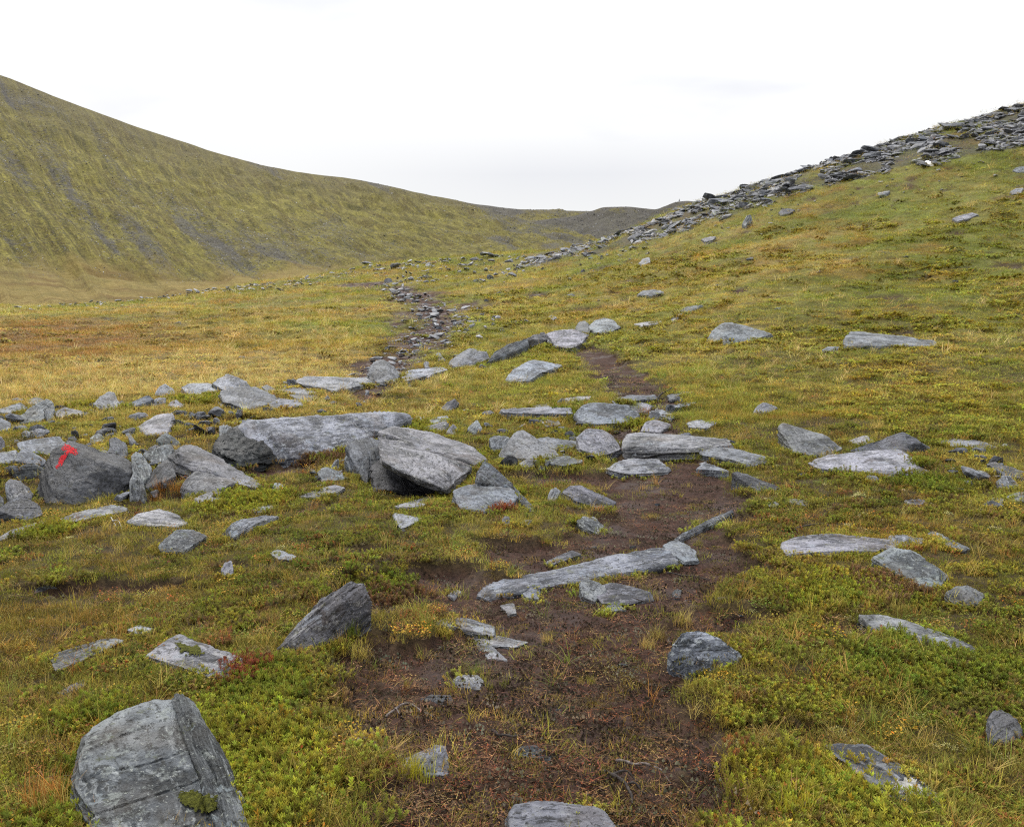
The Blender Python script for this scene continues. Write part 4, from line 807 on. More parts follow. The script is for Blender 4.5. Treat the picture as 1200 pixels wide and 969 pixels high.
for i, (a, b, wd, hg) in enumerate(PATHBITS):
    wm = wd * dd[i] / F_PX * 1.3; hm = hg * dd[i] / F_PX * (4.5 if b < 435 else 2.6)
    far = b < 435
    lb = 'small flat grey stone ' + ('high on the upper trail near the saddle' if b < 345 else 'half way along the upper trail' if b < 386 else 'on the upper trail beyond the dark angular boulder') if (far and a < 640) else 'small grey stone half sunk in the grassy slope ' + ('below the skyline scree' if b < 345 else 'right of the trail' if a > 600 else 'of the left meadow') if (far or (b < 520 and a > 900) or a < 300) else 'small muddy stone pressed into the soil of the near trail'
    gp = 'stones along the upper trail' if 'upper' in lb else 'small stones in the grass' if 'grassy' in lb else 'stones in the trail mud'
    lay_stone('stone', i, P[i] + np.array([0, 0, 0.02 * hm]), wm, hm, 1.05 if far else 0.8, lb, gp, random.uniform(-0.4, 0.4), 0.12)
    footprint(np.array([P[i] + np.array([dx * wm * 0.4, dy * wm * 0.4, 0]) for dx in (-1, 1) for dy in (-1, 1)]))

# small stones packed between the big ones of the stone band
BAND = [(8,552,30,14,16,'left of the red T boulder'),(95,505,70,16,24,'in the grass behind the red T boulder'),(25,500,40,14,14,'below the steep notched boulder'),(190,550,55,25,40,'among the leaning stones right of the red T boulder'),(245,498,60,12,44,'in the wet mud above the log-like boulder'),
 (300,470,60,10,16,'in front of the bedrock hump'),(170,475,70,10,18,'in the stone row by the meadow'),(420,470,40,10,6,'behind the log-like boulder'),(585,500,50,20,18,'around the triangular boulder'),(690,520,60,25,18,'around the egg-like boulder'),(770,490,40,14,14,'on the trail above the beam-like slab'),
 (845,525,60,14,8,'by the right end of the beam-like slab'),(1120,545,60,18,16,'in the heath right of the broad pale slab'),(640,545,50,10,10,'on bare soil below the triangular boulder'),(560,430,40,12,8,'by the smooth pale boulder'),(385,555,40,14,8,'left of the overhanging boulder'),(350,455,50,8,14,'along the bluish stepped slab'),(60,478,60,6,14,'along the meadow border at the left'),(1160,565,40,26,20,'near the right edge below the raised-lip slab'),(140,515,50,14,14,'behind the upper edge of the red T boulder'),(470,452,40,8,8,'below the pale flat slab by the upper trail'),(720,480,40,8,12,'around the two-toned block'),(940,560,70,16,8,'below the dark upright shard')]
bx, by, bw, EXTRA = [], [], [], []
for cx_, cy_, sx_, sy_, n_, w_ in BAND: bx += list(RNG.normal(cx_, sx_ * 0.6, n_)); by += list(RNG.normal(cy_, sy_ * 0.6, n_)); bw += [w_] * n_
P, dd = cast(bx, by, H, n=420)
for i in range(len(bx)):
    if bx[i] < -5 or not off_rocks(P[i:i + 1, 0], P[i:i + 1, 1], 0.85)[0]: continue
    wp = random.choice([10, 13, 17, 22, 30]) * random.uniform(0.85, 1.15) * (1 if by[i] > 485 else 0.65); wm = wp * dd[i] / F_PX; tn_ = random.choice([(0.5, 'dark'), (0.8, 'grey'), (1.1, 'pale')])
    if wp < 14.5: EXTRA.append((P[i] + np.array([0, 0, 0.13 * wm]), wm, tn_[0])); continue
    lay_stone('stone', i, P[i] + np.array([0, 0, 0.13 * wm]), wm, wm * random.uniform(0.9, 2.0), tn_[0], 'small %s stone %s' % (tn_[1], bw[i]), 'small stones between the bigger rocks', None, 0.35)
    th_ = np.linspace(0, 6.28, 8); footprint(P[i] + np.column_stack([np.cos(th_), np.sin(th_), th_ * 0]) * wm * 0.42)


# the scree along the right skyline: band between crest and grass, in columns of the view, laid on the slope
cu = RNG.uniform(0, 1, 9500) ** 0.9; cxs = 612 + cu * 690; lo = np.interp(cxs, CREST[:, 0], CREST[:, 1]); hi = np.interp(cxs, CREST[:, 0], CREST[:, 2])
tt = RNG.uniform(0, 1, 9500) ** 1.2; cys = lo + 1.0 + tt * (hi - lo)
keep = (fbm2(cxs / 38, cys / 14, 3, 160) > -0.60 + 0.45 * tt) | (tt < 0.16)
cxs, cys, tt = cxs[keep], cys[keep], tt[keep]
P, dd = cast(cxs, cys, H, n=420)
szp = np.clip(RNG.lognormal(1.85, 0.60, len(cxs)), 2.5, 36) * np.where(cxs < 720, 0.7, 1.0)
vis = cxs < 1206
order = np.argsort(-szp * vis); NAMED = 120
def SCREE_LABEL(x, t):
    where = 'where the skyline scree begins' if x < 800 else 'of the skyline scree above the lone black stone' if x < 960 else 'of the skyline scree left of the bright white stone' if x < 1075 else 'of the skyline scree above the bright white stone' if x < 1135 else 'of the skyline scree at the right edge'
    return ('grey slab on the crest ' if t < 0.15 else 'grey slab low in the turf ' if t > 0.6 else 'grey slab midway down ') + where
for i in order[:NAMED]:
    wm = szp[i] * dd[i] / F_PX
    lay_stone('scree_slab', int(i), P[i] + np.array([0, 0, 0.05 * wm]), wm, wm * random.uniform(0.4, 1.0), 0.68, SCREE_LABEL(cxs[i], tt[i]), 'slabs of the skyline scree', random.uniform(-0.6, 0.6), 0.22)

# ------------------------------------------------------------------ geometry-node scattering (stuff)
def source_collection(name, meshes):
    c = bpy.data.collections.new(name)
    for k, me in enumerate(meshes):
        o = bpy.data.objects.new('%s_%02d' % (name, k), me); c.objects.link(o)
    return c
def scatter(name, pos, rot, scale, idx, tint, coll, kind='stuff'):
    me = mesh_from(name, pos, np.zeros((0, 3), int), None, {'rot': ('FLOAT_VECTOR', rot), 'scl': ('FLOAT_VECTOR', scale), 'idx': ('INT', idx), 'tint': ('FLOAT_COLOR', rgba(tint))})
    o = link(name, me); tag(o, kind=kind)
    g = bpy.data.node_groups.new(name, 'GeometryNodeTree')
    g.interface.new_socket('Geometry', in_out='INPUT', socket_type='NodeSocketGeometry'); g.interface.new_socket('Geometry', in_out='OUTPUT', socket_type='NodeSocketGeometry')
    nd = g.nodes.new; gi, go = nd('NodeGroupInput'), nd('NodeGroupOutput')
    ci = nd('GeometryNodeCollectionInfo'); ci.inputs['Collection'].default_value = coll; ci.inputs['Separate Children'].default_value = True; ci.inputs['Reset Children'].default_value = True
    ip = nd('GeometryNodeInstanceOnPoints'); ip.inputs['Pick Instance'].default_value = True
    def na(nm, typ): a = nd('GeometryNodeInputNamedAttribute'); a.data_type = typ; a.inputs['Name'].default_value = nm; return a.outputs['Attribute']
    er = nd('FunctionNodeEulerToRotation'); L = g.links.new
    L(gi.outputs[0], ip.inputs['Points']); L(ci.outputs[0], ip.inputs['Instance']); L(na('idx', 'INT'), ip.inputs['Instance Index'])
    L(na('rot', 'FLOAT_VECTOR'), er.inputs[0]); L(er.outputs[0], ip.inputs['Rotation']); L(na('scl', 'FLOAT_VECTOR'), ip.inputs['Scale']); L(ip.outputs[0], go.inputs[0])
    o.modifiers.new('scatter', 'NODES').node_group = g
    return o

# the rest of the scree, and loose rock on the far hillside, as masses of stone
ROCKM = {}
def plain_rock_material():
    m, N = mat('scree_rock'); oc = N.n('ShaderNodeTexCoord').outputs['Object']
    t = N.attr('tint', 'INSTANCER', 'Color'); f = N.noise(oc, 3.0, 4, 0.7)
    finish(N, N.mix(1.0, N.mix(N.ramp(f, 0.35, 0.65), (0.09, 0.093, 0.10), (0.26, 0.265, 0.28)), t, 'MULTIPLY'), 0.6, f, 0.6, 0.05); return m
SCREEM = plain_rock_material()
smalls = []
for k in range(6):
    r = np.random.default_rng(500 + k); q = r.normal(size=(12, 3)); q /= np.linalg.norm(q, axis=1)[:, None]; q *= np.array([1, r.uniform(0.5, 0.9), r.uniform(0.3, 0.6)])
    V, fc, fo, L, fn = rock_piece(q * 0.5, 3, 400 + k, 30, 1.0); smalls.append(mesh_from('scree_chip', V, fc, SCREEM))
SMALLC = source_collection('scree_chip', smalls)
rest = order[NAMED:]
wm = szp[rest] * dd[rest] / F_PX * 0.9
n = len(rest)
# stones along the ridge that hides the valley at left, and thin ones higher up the slope
ex, ey, es = [], [], []
for (x0, y0), (x1, y1), cnt, spread in [((28,359),(150,352),50,3),((150,351),(225,343),50,3),((225,341),(320,333),110,3),((320,333),(430,313),110,5),((430,312),(520,302),110,7),((520,303),(640,296),120,10),((440,330),(560,305),90,10),((455,425),(500,392),120,12),((500,392),(512,368),130,14),((512,368),(488,348),110,10),((488,348),(455,331),90,7),((520,385),(560,360),50,10),((420,436),(470,426),30,8),((540,400),(600,370),25,12),((560,330),(640,300),60,6),((700,300),(760,285),30,8)]:
    t = RNG.uniform(0, 1, cnt); ex += list(x0 + (x1 - x0) * t + RNG.normal(0, spread * 1.5 * (y0 > 345), cnt)); ey += list(y0 + (y1 - y0) * t + np.abs(RNG.normal(0, spread, cnt)) + 1.0); es += list(np.clip(RNG.lognormal(1.35 if y0 < 395 else 1.6, 0.5, cnt), 1.8, 14))
for _ in range(260):
    x = RNG.uniform(640, 1260); yb = np.interp(x, CREST[:, 0], CREST[:, 2]); ex.append(x); ey.append(yb + abs(RNG.normal(0, 18))); es.append(float(np.clip(RNG.lognormal(0.9, 0.5), 1.2, 8)))
P2, d2 = cast(ex, ey, H, n=420); w2 = np.array(es) * d2 / F_PX
P2 = P2 + np.array([0, 0, 1.0]) * (0.28 * w2)[:, None]; PP = np.vstack([P[rest], P2, np.array([e[0] for e in EXTRA])]); ww = np.concatenate([wm * 1.25, w2 * 1.15, [e[1] for e in EXTRA]]); n = len(PP)
rot = np.column_stack([RNG.normal(0, 0.25, n), RNG.normal(0, 0.25, n), RNG.uniform(0, 6.28, n)])
tn = RNG.uniform(0.40, 0.95, n)[:, None] * np.array([[1, 1, 1.03]]); tn[len(rest):] *= 1.15
scatter('scree', PP, rot, np.column_stack([ww, ww * RNG.uniform(0.7, 1.2, n), ww * RNG.uniform(0.5, 1.0, n)]), RNG.integers(0, 6, n), tn, SMALLC)
def hill_rocks(name, HP, cnt, thr, szlo, szhi, tone):
    Pq, U, T, ro = HP; nv, nu = T.shape
    jj = RNG.uniform(0, nu - 1.001, cnt); ii = RNG.uniform(nv * 0.12, nv - 1.001, cnt); a, b = ii.astype(int), jj.astype(int); fa, fb = (ii - a)[:, None], (jj - b)[:, None]
    pos = Pq[a, b] * (1 - fa) * (1 - fb) + Pq[a + 1, b] * fa * (1 - fb) + Pq[a, b + 1] * (1 - fa) * fb + Pq[a + 1, b + 1] * fa * fb
    pr = ro[a, b] + RNG.normal(0, 0.10, cnt) + 0.42 * fbm2(U[a, b] / 9, T[a, b] * 30, 3, 170); k = pr > thr; pos = pos[k]; n = len(pos)
    dep = proj(pos)[2]; s = np.clip(RNG.lognormal(0.25, 0.45, n), szlo, szhi) * dep / F_PX
    rot = np.column_stack([RNG.normal(0, 0.3, n), RNG.normal(0, 0.3, n), RNG.uniform(0, 6.28, n)])
    scatter(name, pos, rot, np.column_stack([s, s * 0.9, s * 0.7]), RNG.integers(0, 6, n), RNG.uniform(0.45, 1.0, n)[:, None] * np.array([[1, 1, 1.06]]) * tone, SMALLC)
hill_rocks('hillside_scree', LEFT, 60000, 0.20, 0.6, 3.2, 0.8)
hill_rocks('ridge_scree', RIDGE, 5000, 0.55, 0.7, 4.5, 0.8)

# ------------------------------------------------------------------ plants
class Plant:
    """collects small leaf faces with a colour each, as one cheap mesh"""
    def __init__(s): s.V, s.F, s.C = [], [], []
    def quad(s, a, b, c, d, col):
        k = len(s.V); s.V += [a, b, c, d]; s.C += [col] * 4; s.F.append((k, k + 1, k + 2, k + 3))
    def leaf(s, p, dr, ln, wd, col, up=(0, 0, 1), bend=0.15):
        dr = np.array(dr); dr = dr / (np.linalg.norm(dr) + 1e-9); sd = np.cross(dr, up); sd = sd / (np.linalg.norm(sd) + 1e-9)
        m = p + dr * ln * 0.5 + np.array([0, 0, bend * ln * 0.3]); s.quad(p, m + sd * wd * 0.5, p + dr * ln, m - sd * wd * 0.5, col)
    def blade(s, p, az, ln, wd, lean, curl, col, seg=3, tip=None):
        sd = np.array([-math.sin(az), math.cos(az), 0]); dh = np.array([math.cos(az), math.sin(az), 0]); q = p; ang = lean
        for k in range(seg):
            nq = q + (dh * math.sin(ang) + np.array([0, 0, math.cos(ang)])) * ln / seg; w0, w1 = wd * (1 - k / seg), wd * (1 - (k + 1) / seg) + wd * 0.08
            f = (k + 0.5) / seg; c = col if tip is None else tuple(col[i] * (1 - f) + tip[i] * f for i in range(3))
            s.quad(q - sd * w0 / 2, q + sd * w0 / 2, nq + sd * w1 / 2, nq - sd * w1 / 2, c); q = nq; ang += curl / seg
    def mesh(s, name): return mesh_from(name, np.array(s.V), np.array(s.F), LEAF, {'vcol': ('FLOAT_COLOR', rgba(np.array(s.C)))})
R_ = random.Random(9)
def crowberry(seed):
    p = Plant(); r = random.Random(seed); R = 0.075
    for _ in range(22):
        a, d = r.uniform(0, 6.28), R * math.sqrt(r.random()); base = np.array([d * math.cos(a), d * math.sin(a), 0.0])
        la = r.uniform(0, 6.28); lean = np.array([math.cos(la), math.sin(la), 0]) * r.uniform(0.1, 0.7); ax = (lean + np.array([0, 0, 1])); ax /= np.linalg.norm(ax)
        ln = r.uniform(0.022, 0.05) * (1 - 0.4 * d / R); br = r.uniform(0.8, 1.9)
        top = (br * r.uniform(0.9, 1.25), br, br * r.uniform(0.6, 1.1)); low = (0.60 * br, 0.38 * br, 0.4 * br)
        if r.random() < 0.04: top = (1.5, 0.9, 0.5)
        nwh = 7
        for k in range(nwh):
            f = (k + 0.6) / nwh; q = base + ax * ln * f; c = tuple(low[i] + (top[i] - low[i]) * f ** 1.2 for i in range(3))
            for j in range(4):
                az = k * 0.8 + j * 1.571 + r.uniform(-0.3, 0.3); up = 0.15 + 0.75 * f
                p.leaf(q, (math.cos(az), math.sin(az), up), r.uniform(0.008, 0.0125), 0.0042, c)
    for _ in range(16):
        a = r.uniform(0, 6.28); d = R * r.random(); p.blade(np.array([d * math.cos(a), d * math.sin(a), 0.0]), r.uniform(0, 6.28), r.uniform(0.03, 0.06), 0.002, r.uniform(0.8, 1.5), 0.5, (0.55, 0.35, 0.35), 2)
    return p.mesh('crowberry')
def small_leaf(seed):
    p = Plant(); r = random.Random(seed); R = 0.07
    for _ in range(70):
        a, d = r.uniform(0, 6.28), R * math.sqrt(r.random()); q = np.array([d * math.cos(a), d * math.sin(a), r.uniform(0.006, 0.035)]); br = r.uniform(0.65, 1.4)
        c = (br * r.uniform(0.9, 1.3), br, br * 0.9); az = r.uniform(0, 6.28)
        if r.random() < 0.06: c = (1.5 * br, 0.75 * br, 0.5 * br)
        p.leaf(q, (math.cos(az), math.sin(az), r.uniform(-0.1, 0.7)), r.uniform(0.009, 0.016), r.uniform(0.006, 0.010), c)
    return p.mesh('bilberry')
def turf(seed, n=46, h=(0.02, 0.06), R=0.07, w=0.0022, lean=0.9):
    p = Plant(); r = random.Random(seed)
    for _ in range(n):
        a, d = r.uniform(0, 6.28), R * math.sqrt(r.random()); br = r.uniform(0.7, 1.35); c = (br * r.uniform(0.9, 1.15), br, br * r.uniform(0.7, 1.1))
        if r.random() < 0.3: c = (1.45 * br, 1.15 * br, 1.2 * br)
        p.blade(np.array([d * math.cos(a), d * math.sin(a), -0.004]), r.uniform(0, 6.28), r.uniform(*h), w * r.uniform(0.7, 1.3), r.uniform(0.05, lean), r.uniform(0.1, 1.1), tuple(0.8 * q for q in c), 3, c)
    return p.mesh('turf')
def straw(seed):
    p = Plant(); r = random.Random(seed)
    for _ in range(15):
        a, d = r.uniform(0, 6.28), 0.025 * math.sqrt(r.random()); br = r.uniform(0.8, 1.3); c = (br, br * r.uniform(0.85, 1.05), br)
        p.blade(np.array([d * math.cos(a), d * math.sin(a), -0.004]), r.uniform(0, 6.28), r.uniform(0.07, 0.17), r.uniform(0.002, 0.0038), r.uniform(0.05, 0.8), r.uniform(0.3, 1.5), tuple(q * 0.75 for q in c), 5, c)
    return p.mesh('straw')
def lichen(seed):
    p = Plant(); r = random.Random(seed)
    for _ in range(110):
        a, d = r.uniform(0, 6.28), 0.04 * math.sqrt(r.random()); z = 0.016 * (1 - (d / 0.045) ** 2) * r.random(); br = r.uniform(0.7, 1.25)
        p.leaf(np.array([d * math.cos(a), d * math.sin(a), z]), (r.uniform(-1, 1), r.uniform(-1, 1), r.uniform(0, 1.2)), r.uniform(0.005, 0.011), r.uniform(0.002, 0.004), (br, br, br * 0.95))
    return p.mesh('lichen')
def mossy(seed):
    p = Plant(); r = random.Random(seed)
    for _ in range(150):
        a, d = r.uniform(0, 6.28), 0.06 * math.sqrt(r.random()); z = 0.014 * (1 - (d / 0.065) ** 2); br = r.uniform(0.6, 1.4)
        p.leaf(np.array([d * math.cos(a), d * math.sin(a), z]), (r.uniform(-1, 1), r.uniform(-1, 1), r.uniform(0.4, 1.8)), r.uniform(0.006, 0.012), r.uniform(0.0018, 0.003), (br * r.uniform(0.9, 1.2), br, br * 0.9))
    return p.mesh('moss')
def litter(seed):
    p = Plant(); r = random.Random(seed)
    for _ in range(46):
        a, d = r.uniform(0, 6.28), 0.09 * math.sqrt(r.random()); br = r.uniform(0.35, 1.5); az = r.uniform(0, 6.28); q = np.array([d * math.cos(a), d * math.sin(a), r.uniform(0.0, 0.008)])
        c = (br, br * r.uniform(0.75, 1.0), br * r.uniform(0.7, 1.0))
        if r.random() < 0.6: p.blade(q, az, r.uniform(0.015, 0.07), r.uniform(0.0012, 0.003), r.uniform(1.3, 1.6), r.uniform(-0.3, 0.5), c, 2)
        else: p.leaf(q, (math.cos(az), math.sin(az), r.uniform(-0.2, 0.5)), r.uniform(0.006, 0.014), r.uniform(0.003, 0.008), c)
    return p.mesh('litter')
def crumbs(seed):
    p = Plant(); r = random.Random(seed)
    for _ in range(40):
        a, d = r.uniform(0, 6.28), 0.09 * math.sqrt(r.random()); s = r.uniform(0.002, 0.007); q = np.array([d * math.cos(a), d * math.sin(a), s * 0.3]); br = r.uniform(0.5, 1.5); c = (br, br, br)
        t = [q + np.array([math.cos(k * 2.1 + a) * s, math.sin(k * 2.1 + a) * s, -s * 0.6]) for k in range(3)]; u = q + np.array([r.uniform(-.3, .3) * s, r.uniform(-.3, .3) * s, s * 0.8])
        for k in range(3): p.quad(t[k], t[(k + 1) % 3], u, u, c)
    return p.mesh('crumb')
def rush(seed):
    p = Plant(); r = random.Random(seed)
    for _ in range(40):
        a, d = r.uniform(0, 6.28), 0.05 * math.sqrt(r.random()); br = r.uniform(0.75, 1.3); c = (br, br, br)
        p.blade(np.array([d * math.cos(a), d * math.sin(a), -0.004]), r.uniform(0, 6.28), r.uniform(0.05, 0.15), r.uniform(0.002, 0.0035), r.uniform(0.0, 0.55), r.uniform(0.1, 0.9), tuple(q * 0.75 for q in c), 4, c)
    return p.mesh('rush')

SRC = {'crowberry': source_collection('crowberry', [crowberry(k) for k in range(5)]), 'bilberry': source_collection('bilberry', [small_leaf(40 + k) for k in range(4)]),
       'turf': source_collection('turf', [turf(80 + k) for k in range(5)]), 'straw': source_collection('straw', [straw(120 + k) for k in range(5)]),
       'lichen': source_collection('lichen', [lichen(160 + k) for k in range(3)]), 'moss': source_collection('moss', [mossy(190 + k) for k in range(3)]),
       'litter': source_collection('litter', [litter(220 + k) for k in range(4)]), 'crumb': source_collection('crumb', [crumbs(250 + k) for k in range(3)]), 'rush': source_collection('rush', [rush(270 + k) for k in range(4)])}

def sample(n, r0, r1, half=0.72):
    """points over the ground, evenly thinning with distance"""
    r = np.exp(RNG.uniform(math.log(r0), math.log(r1), n)); t = RNG.uniform(-half, half, n); return r * np.sin(t), r * np.cos(t)
def slope_rot(x, y, amt=0.8):
    e = 0.15; gx = (G0(x + e, y) - G0(x - e, y)) / (2 * e); gy = (G0(x, y + e) - G0(x, y - e)) / (2 * e); return gx * amt, gy * amt
def grow(name, src, x, y, tint, scale, zoff=0.0, hs=None, tilt=0.12, slope=True):
    n = len(x); z = H(x, y); nv = len(SRC[src].objects)
    if slope: gx, gy = slope_rot(x, y)
    else: gx = gy = np.zeros(n)
    yaw = RNG.uniform(0, 6.28, n)
    # lean with the slope, then a turn of its own about the upright
    rx, ry = np.arctan(gy) , -np.arctan(gx)
    hs = np.ones(n) if hs is None else hs
    r = np.hypot(x, y); hs = hs * np.clip(11 / r, 0.2, 1) ** 0.40
    k = (RNG.random(n) > 0.80 * scree_at(x, y) * (r > 25)) & ((r < 52) if src == 'crowberry' else (r > 0))
    x, y, z, tint, scale, hs, gx, gy, yaw, n = x[k], y[k], z[k], tint[k], scale[k], hs[k], gx[k], gy[k], yaw[k], int(k.sum()); rx, ry = rx[k], ry[k]
    scatter(name, np.column_stack([x, y, z + zoff * scale]), np.column_stack([rx + RNG.normal(0, tilt, n), ry + RNG.normal(0, tilt, n), yaw]), np.column_stack([scale, scale, scale * hs]), RNG.integers(0, nv, n), np.clip(tint * np.array([1.66, 1.72, 1.24]), 0, 1), SRC[src])
def near_scale(r, r0=6.5, e=0.88): return np.clip(r / r0, 1, None) ** e
def cover(px, py, rx, ry, x, y):
    """1 at a spot of the ground seen at (px, py), fading over rx, ry picture pixels"""
    Pz, dz = cast([px], [py], G0); b, _ = cast([px], [py + ry * 0.5], G0); t, _ = cast([px], [py - ry * 0.5], G0)
    sx = rx * dz[0] / F_PX; sy = max(0.2, np.linalg.norm(b[0, :2] - t[0, :2])); a = Pz[0, :2] / np.linalg.norm(Pz[0, :2]); dx, dy = x - Pz[0, 0], y - Pz[0, 1]
    return np.exp(-0.9 * (((dx * a[1] - dy * a[0]) / sx) ** 2 + ((dx * a[0] + dy * a[1]) / sy) ** 2))
def jit(t, a=0.18):
    n = len(t); return t * (1 + RNG.normal(0, a, (n, 1))) * (1 + RNG.normal(0, a * 0.35, (n, 3)))

# heath shrubs: where they cover the near ground
def heath_weight(x, y):
    r = np.hypot(x, y); wv = 0.30 + 0.55 * fbm2(x * 0.8, y * 0.8, 3, 200)
    for c in [(180,850,210,110),(330,830,130,90),(440,690,70,40),(420,620,110,50),(1050,760,190,90),(1120,850,130,90),(1060,670,140,40),(950,950,120,50),(300,690,150,60),(1000,570,110,30),(1100,700,150,50),(880,640,50,40),(470,660,50,40),(620,950,40,25)]:
        wv = wv + 0.75 * cover(*c, x, y)
    for c in [(60,700,140,40),(50,870,80,80),(880,820,120,90),(380,900,60,80),(560,800,140,140)]: wv = wv - 0.5 * cover(*c, x, y)
    return wv
GREEN = np.array([0.098, 0.104, 0.017]); DEEP = np.array([0.062, 0.074, 0.012]); YELLOW = np.array([0.150, 0.125, 0.018])
x, y = sample(15000, 2.0, 11.5); s = soil(x, y); k = off_rocks(x, y); hw = heath_weight(x, y)
k &= (RNG.random(len(x)) < np.clip(hw * 1.15, 0, 1) * (1 - sstep(0.12, 0.55, s))); x, y, hw = x[k], y[k], hw[k]
f = RNG.random(len(x))[:, None]; nz = sstep(-0.3, 0.6, fbm2(x * 1.3, y * 1.3, 3, 210))[:, None]
yel = np.clip(cover(1080,660,170,50,x,y) + 0.5 * cover(930,690,60,40,x,y) + 0.35 * cover(330,750,80,40,x,y) + 0.5 * sstep(0.3, 0.9, fbm2(x * 1.1, y * 1.1, 3, 215)), 0, 1)[:, None]
tn = (DEEP * (1 - nz) + GREEN * nz); tn = tn * (1 - 0.38 * yel) + YELLOW * 0.38 * yel
gp = fbm2(x * 5, y * 5, 2, 218) > -0.22; x, y, tn = x[gp], y[gp], tn[gp]
tn = np.where(RNG.random((len(x), 1)) < 0.05, np.array([[0.10, 0.045, 0.02]]), tn); tn = np.where(RNG.random((len(x), 1)) < 0.20, np.array([[0.080, 0.058, 0.026]]), tn)
grow('crowberry_heath', 'crowberry', x, y, jit(tn), near_scale(np.hypot(x, y)) * RNG.uniform(0.75, 1.25, len(x)), 0.0)
# red and yellow leaves of bilberry and dwarf willow
x, y = sample(4600, 2.0, 16); s = soil(x, y); nz = fbm2(x * 1.0, y * 1.0, 3, 230)
k = off_rocks(x, y) & (RNG.random(len(x)) < (0.20 + 0.6 * sstep(0.0, 0.6, nz) + 0.5 * cover(1090,650,170,50,x,y)) * (1 - sstep(0.1, 0.5, s))); x, y = x[k], y[k]
pal = np.array([(0.13, 0.050, 0.018), (0.20, 0.13, 0.018), (0.12, 0.105, 0.020), (0.085, 0.105, 0.02), (0.10, 0.075, 0.025)])
grow('bilberry_leaves', 'bilberry', x, y, jit(pal[RNG.integers(0, 5, len(x))]), near_scale(np.hypot(x, y)) * RNG.uniform(0.7, 1.15, len(x)))
# moss carpet under everything near
x, y = sample(12000, 2.0, 16); s = soil(x, y); nz = fbm2(x * 1.6, y * 1.6, 3, 240)
k = off_rocks(x, y) & (RNG.random(len(x)) < (1 - 0.93 * sstep(0.15, 0.65, s - 0.15 * nz))); x, y, nz = x[k], y[k], nz[k]
pal = np.array([(0.085, 0.072, 0.018), (0.125, 0.098, 0.034), (0.060, 0.055, 0.014), (0.10, 0.062, 0.028)])
b = tint_at(x, y); grow('moss_carpet', 'moss', x, y, jit(0.72 * (0.45 * b + 0.55 * pal[RNG.integers(0, 4, len(x))])), near_scale(np.hypot(x, y)) * RNG.uniform(0.9, 1.5, len(x)))
# short turf, near to far
x, y = sample(21000, 2.0, 15); s = soil(x, y); hw = heath_weight(x, y)
k = off_rocks(x, y) & (RNG.random(len(x)) < np.clip(1.0 - 0.55 * hw, 0.12, 1) * (1 - 0.96 * sstep(0.1, 0.6, s))); x, y = x[k], y[k]
gcol = np.where(RNG.random((len(x), 1)) < 0.35, np.array([[0.19, 0.145, 0.050]]), tint_at(x, y) * 1.12)
grow('turf_grass', 'turf', x, y, jit(gcol), near_scale(np.hypot(x, y)) * RNG.uniform(0.7, 1.35, len(x)))
x, y = sample(76000, 12, 118, 0.70); s = soil(x, y); r = np.hypot(x, y)
k = off_rocks(x, y) & (RNG.random(len(x)) < (1 - 0.95 * sstep(0.25, 0.7, s))); x, y, r = x[k], y[k], r[k]
hs = 0.50 + 0.55 * sstep(-0.2, 0.6, fbm2(x * 0.3, y * 0.3, 3, 250)) * (x < 4)
grow('moor_grass', 'turf', x, y, jit(tint_at(x, y) * 1.12, 0.30), near_scale(r) * RNG.uniform(0.7, 1.3, len(x)), 0.0, hs)
x, y = sample(20000, 11, 110, 0.70); s = soil(x, y); r = np.hypot(x, y); nz = fbm2(x * 0.35, y * 0.35, 4, 260)
k = off_rocks(x, y) & (RNG.random(len(x)) < (0.12 + 0.9 * sstep(-0.05, 0.45, nz) * np.where(x > -1.0 - 0.12 * y, 1.0, 0.35)) * (1 - sstep(0.1, 0.5, s))); x, y, r = x[k], y[k], r[k]
mixg = RNG.random((len(x), 1)); tn = np.array([[0.085, 0.100, 0.016]]) * (1 - mixg) + np.array([[0.14, 0.135, 0.022]]) * mixg
grow('moor_heath', 'crowberry', x, y, jit(1.15 * (0.65 * tn + 0.35 * tint_at(x, y))), near_scale(r, 7) * RNG.uniform(0.7, 1.4, len(x)), 0.0, np.full(len(x), 0.8))
# pale straw
x, y = sample(6500, 2.2, 14); s = soil(x, y); nz = fbm2(x * 1.2, y * 1.2, 3, 270)
k = off_rocks(x, y) & (RNG.random(len(x)) < (0.10 + 0.45 * sstep(0.1, 0.7, nz)) * (1 - 0.75 * sstep(0.3, 0.8, s))); x, y = x[k], y[k]
pal = np.array([(0.30, 0.22, 0.085), (0.25, 0.17, 0.055), (0.22, 0.19, 0.035), (0.20, 0.095, 0.03), (0.13, 0.15, 0.03)])
grow('straw_tufts', 'straw', x, y, jit(pal[RNG.integers(0, 5, len(x))]), near_scale(np.hypot(x, y), 7) * RNG.uniform(0.6, 1.15, len(x)))
x, y = sample(16000, 13, 95, 0.70); r = np.hypot(x, y); wv = 0.05 + 1.0 * cover(150,440,240,22,x,y) + 0.8 * cover(330,395,90,30,x,y) + 0.5 * cover(60,460,120,18,x,y) + 0.4 * cover(760,340,140,25,x,y) + 0.35 * sstep(0.3, 0.8, fbm2(x * 0.4, y * 0.4, 3, 280)) + 0.5 * cover(320,340,60,8,x,y)
k = off_rocks(x, y) & (RNG.random(len(x)) < wv * (1 - 0.85 * cover(60,398,150,22,x,y)) * (1 - sstep(0.15, 0.6, soil(x, y)))); x, y, r = x[k], y[k], r[k]
pal = np.array([(0.40, 0.32, 0.16), (0.34, 0.26, 0.11), (0.24, 0.17, 0.055)])
grow('pale_grass', 'straw', x, y, jit(pal[RNG.integers(0, 3, len(x))]), near_scale(r, 7.5, 0.85) * RNG.uniform(0.7, 1.3, len(x)))
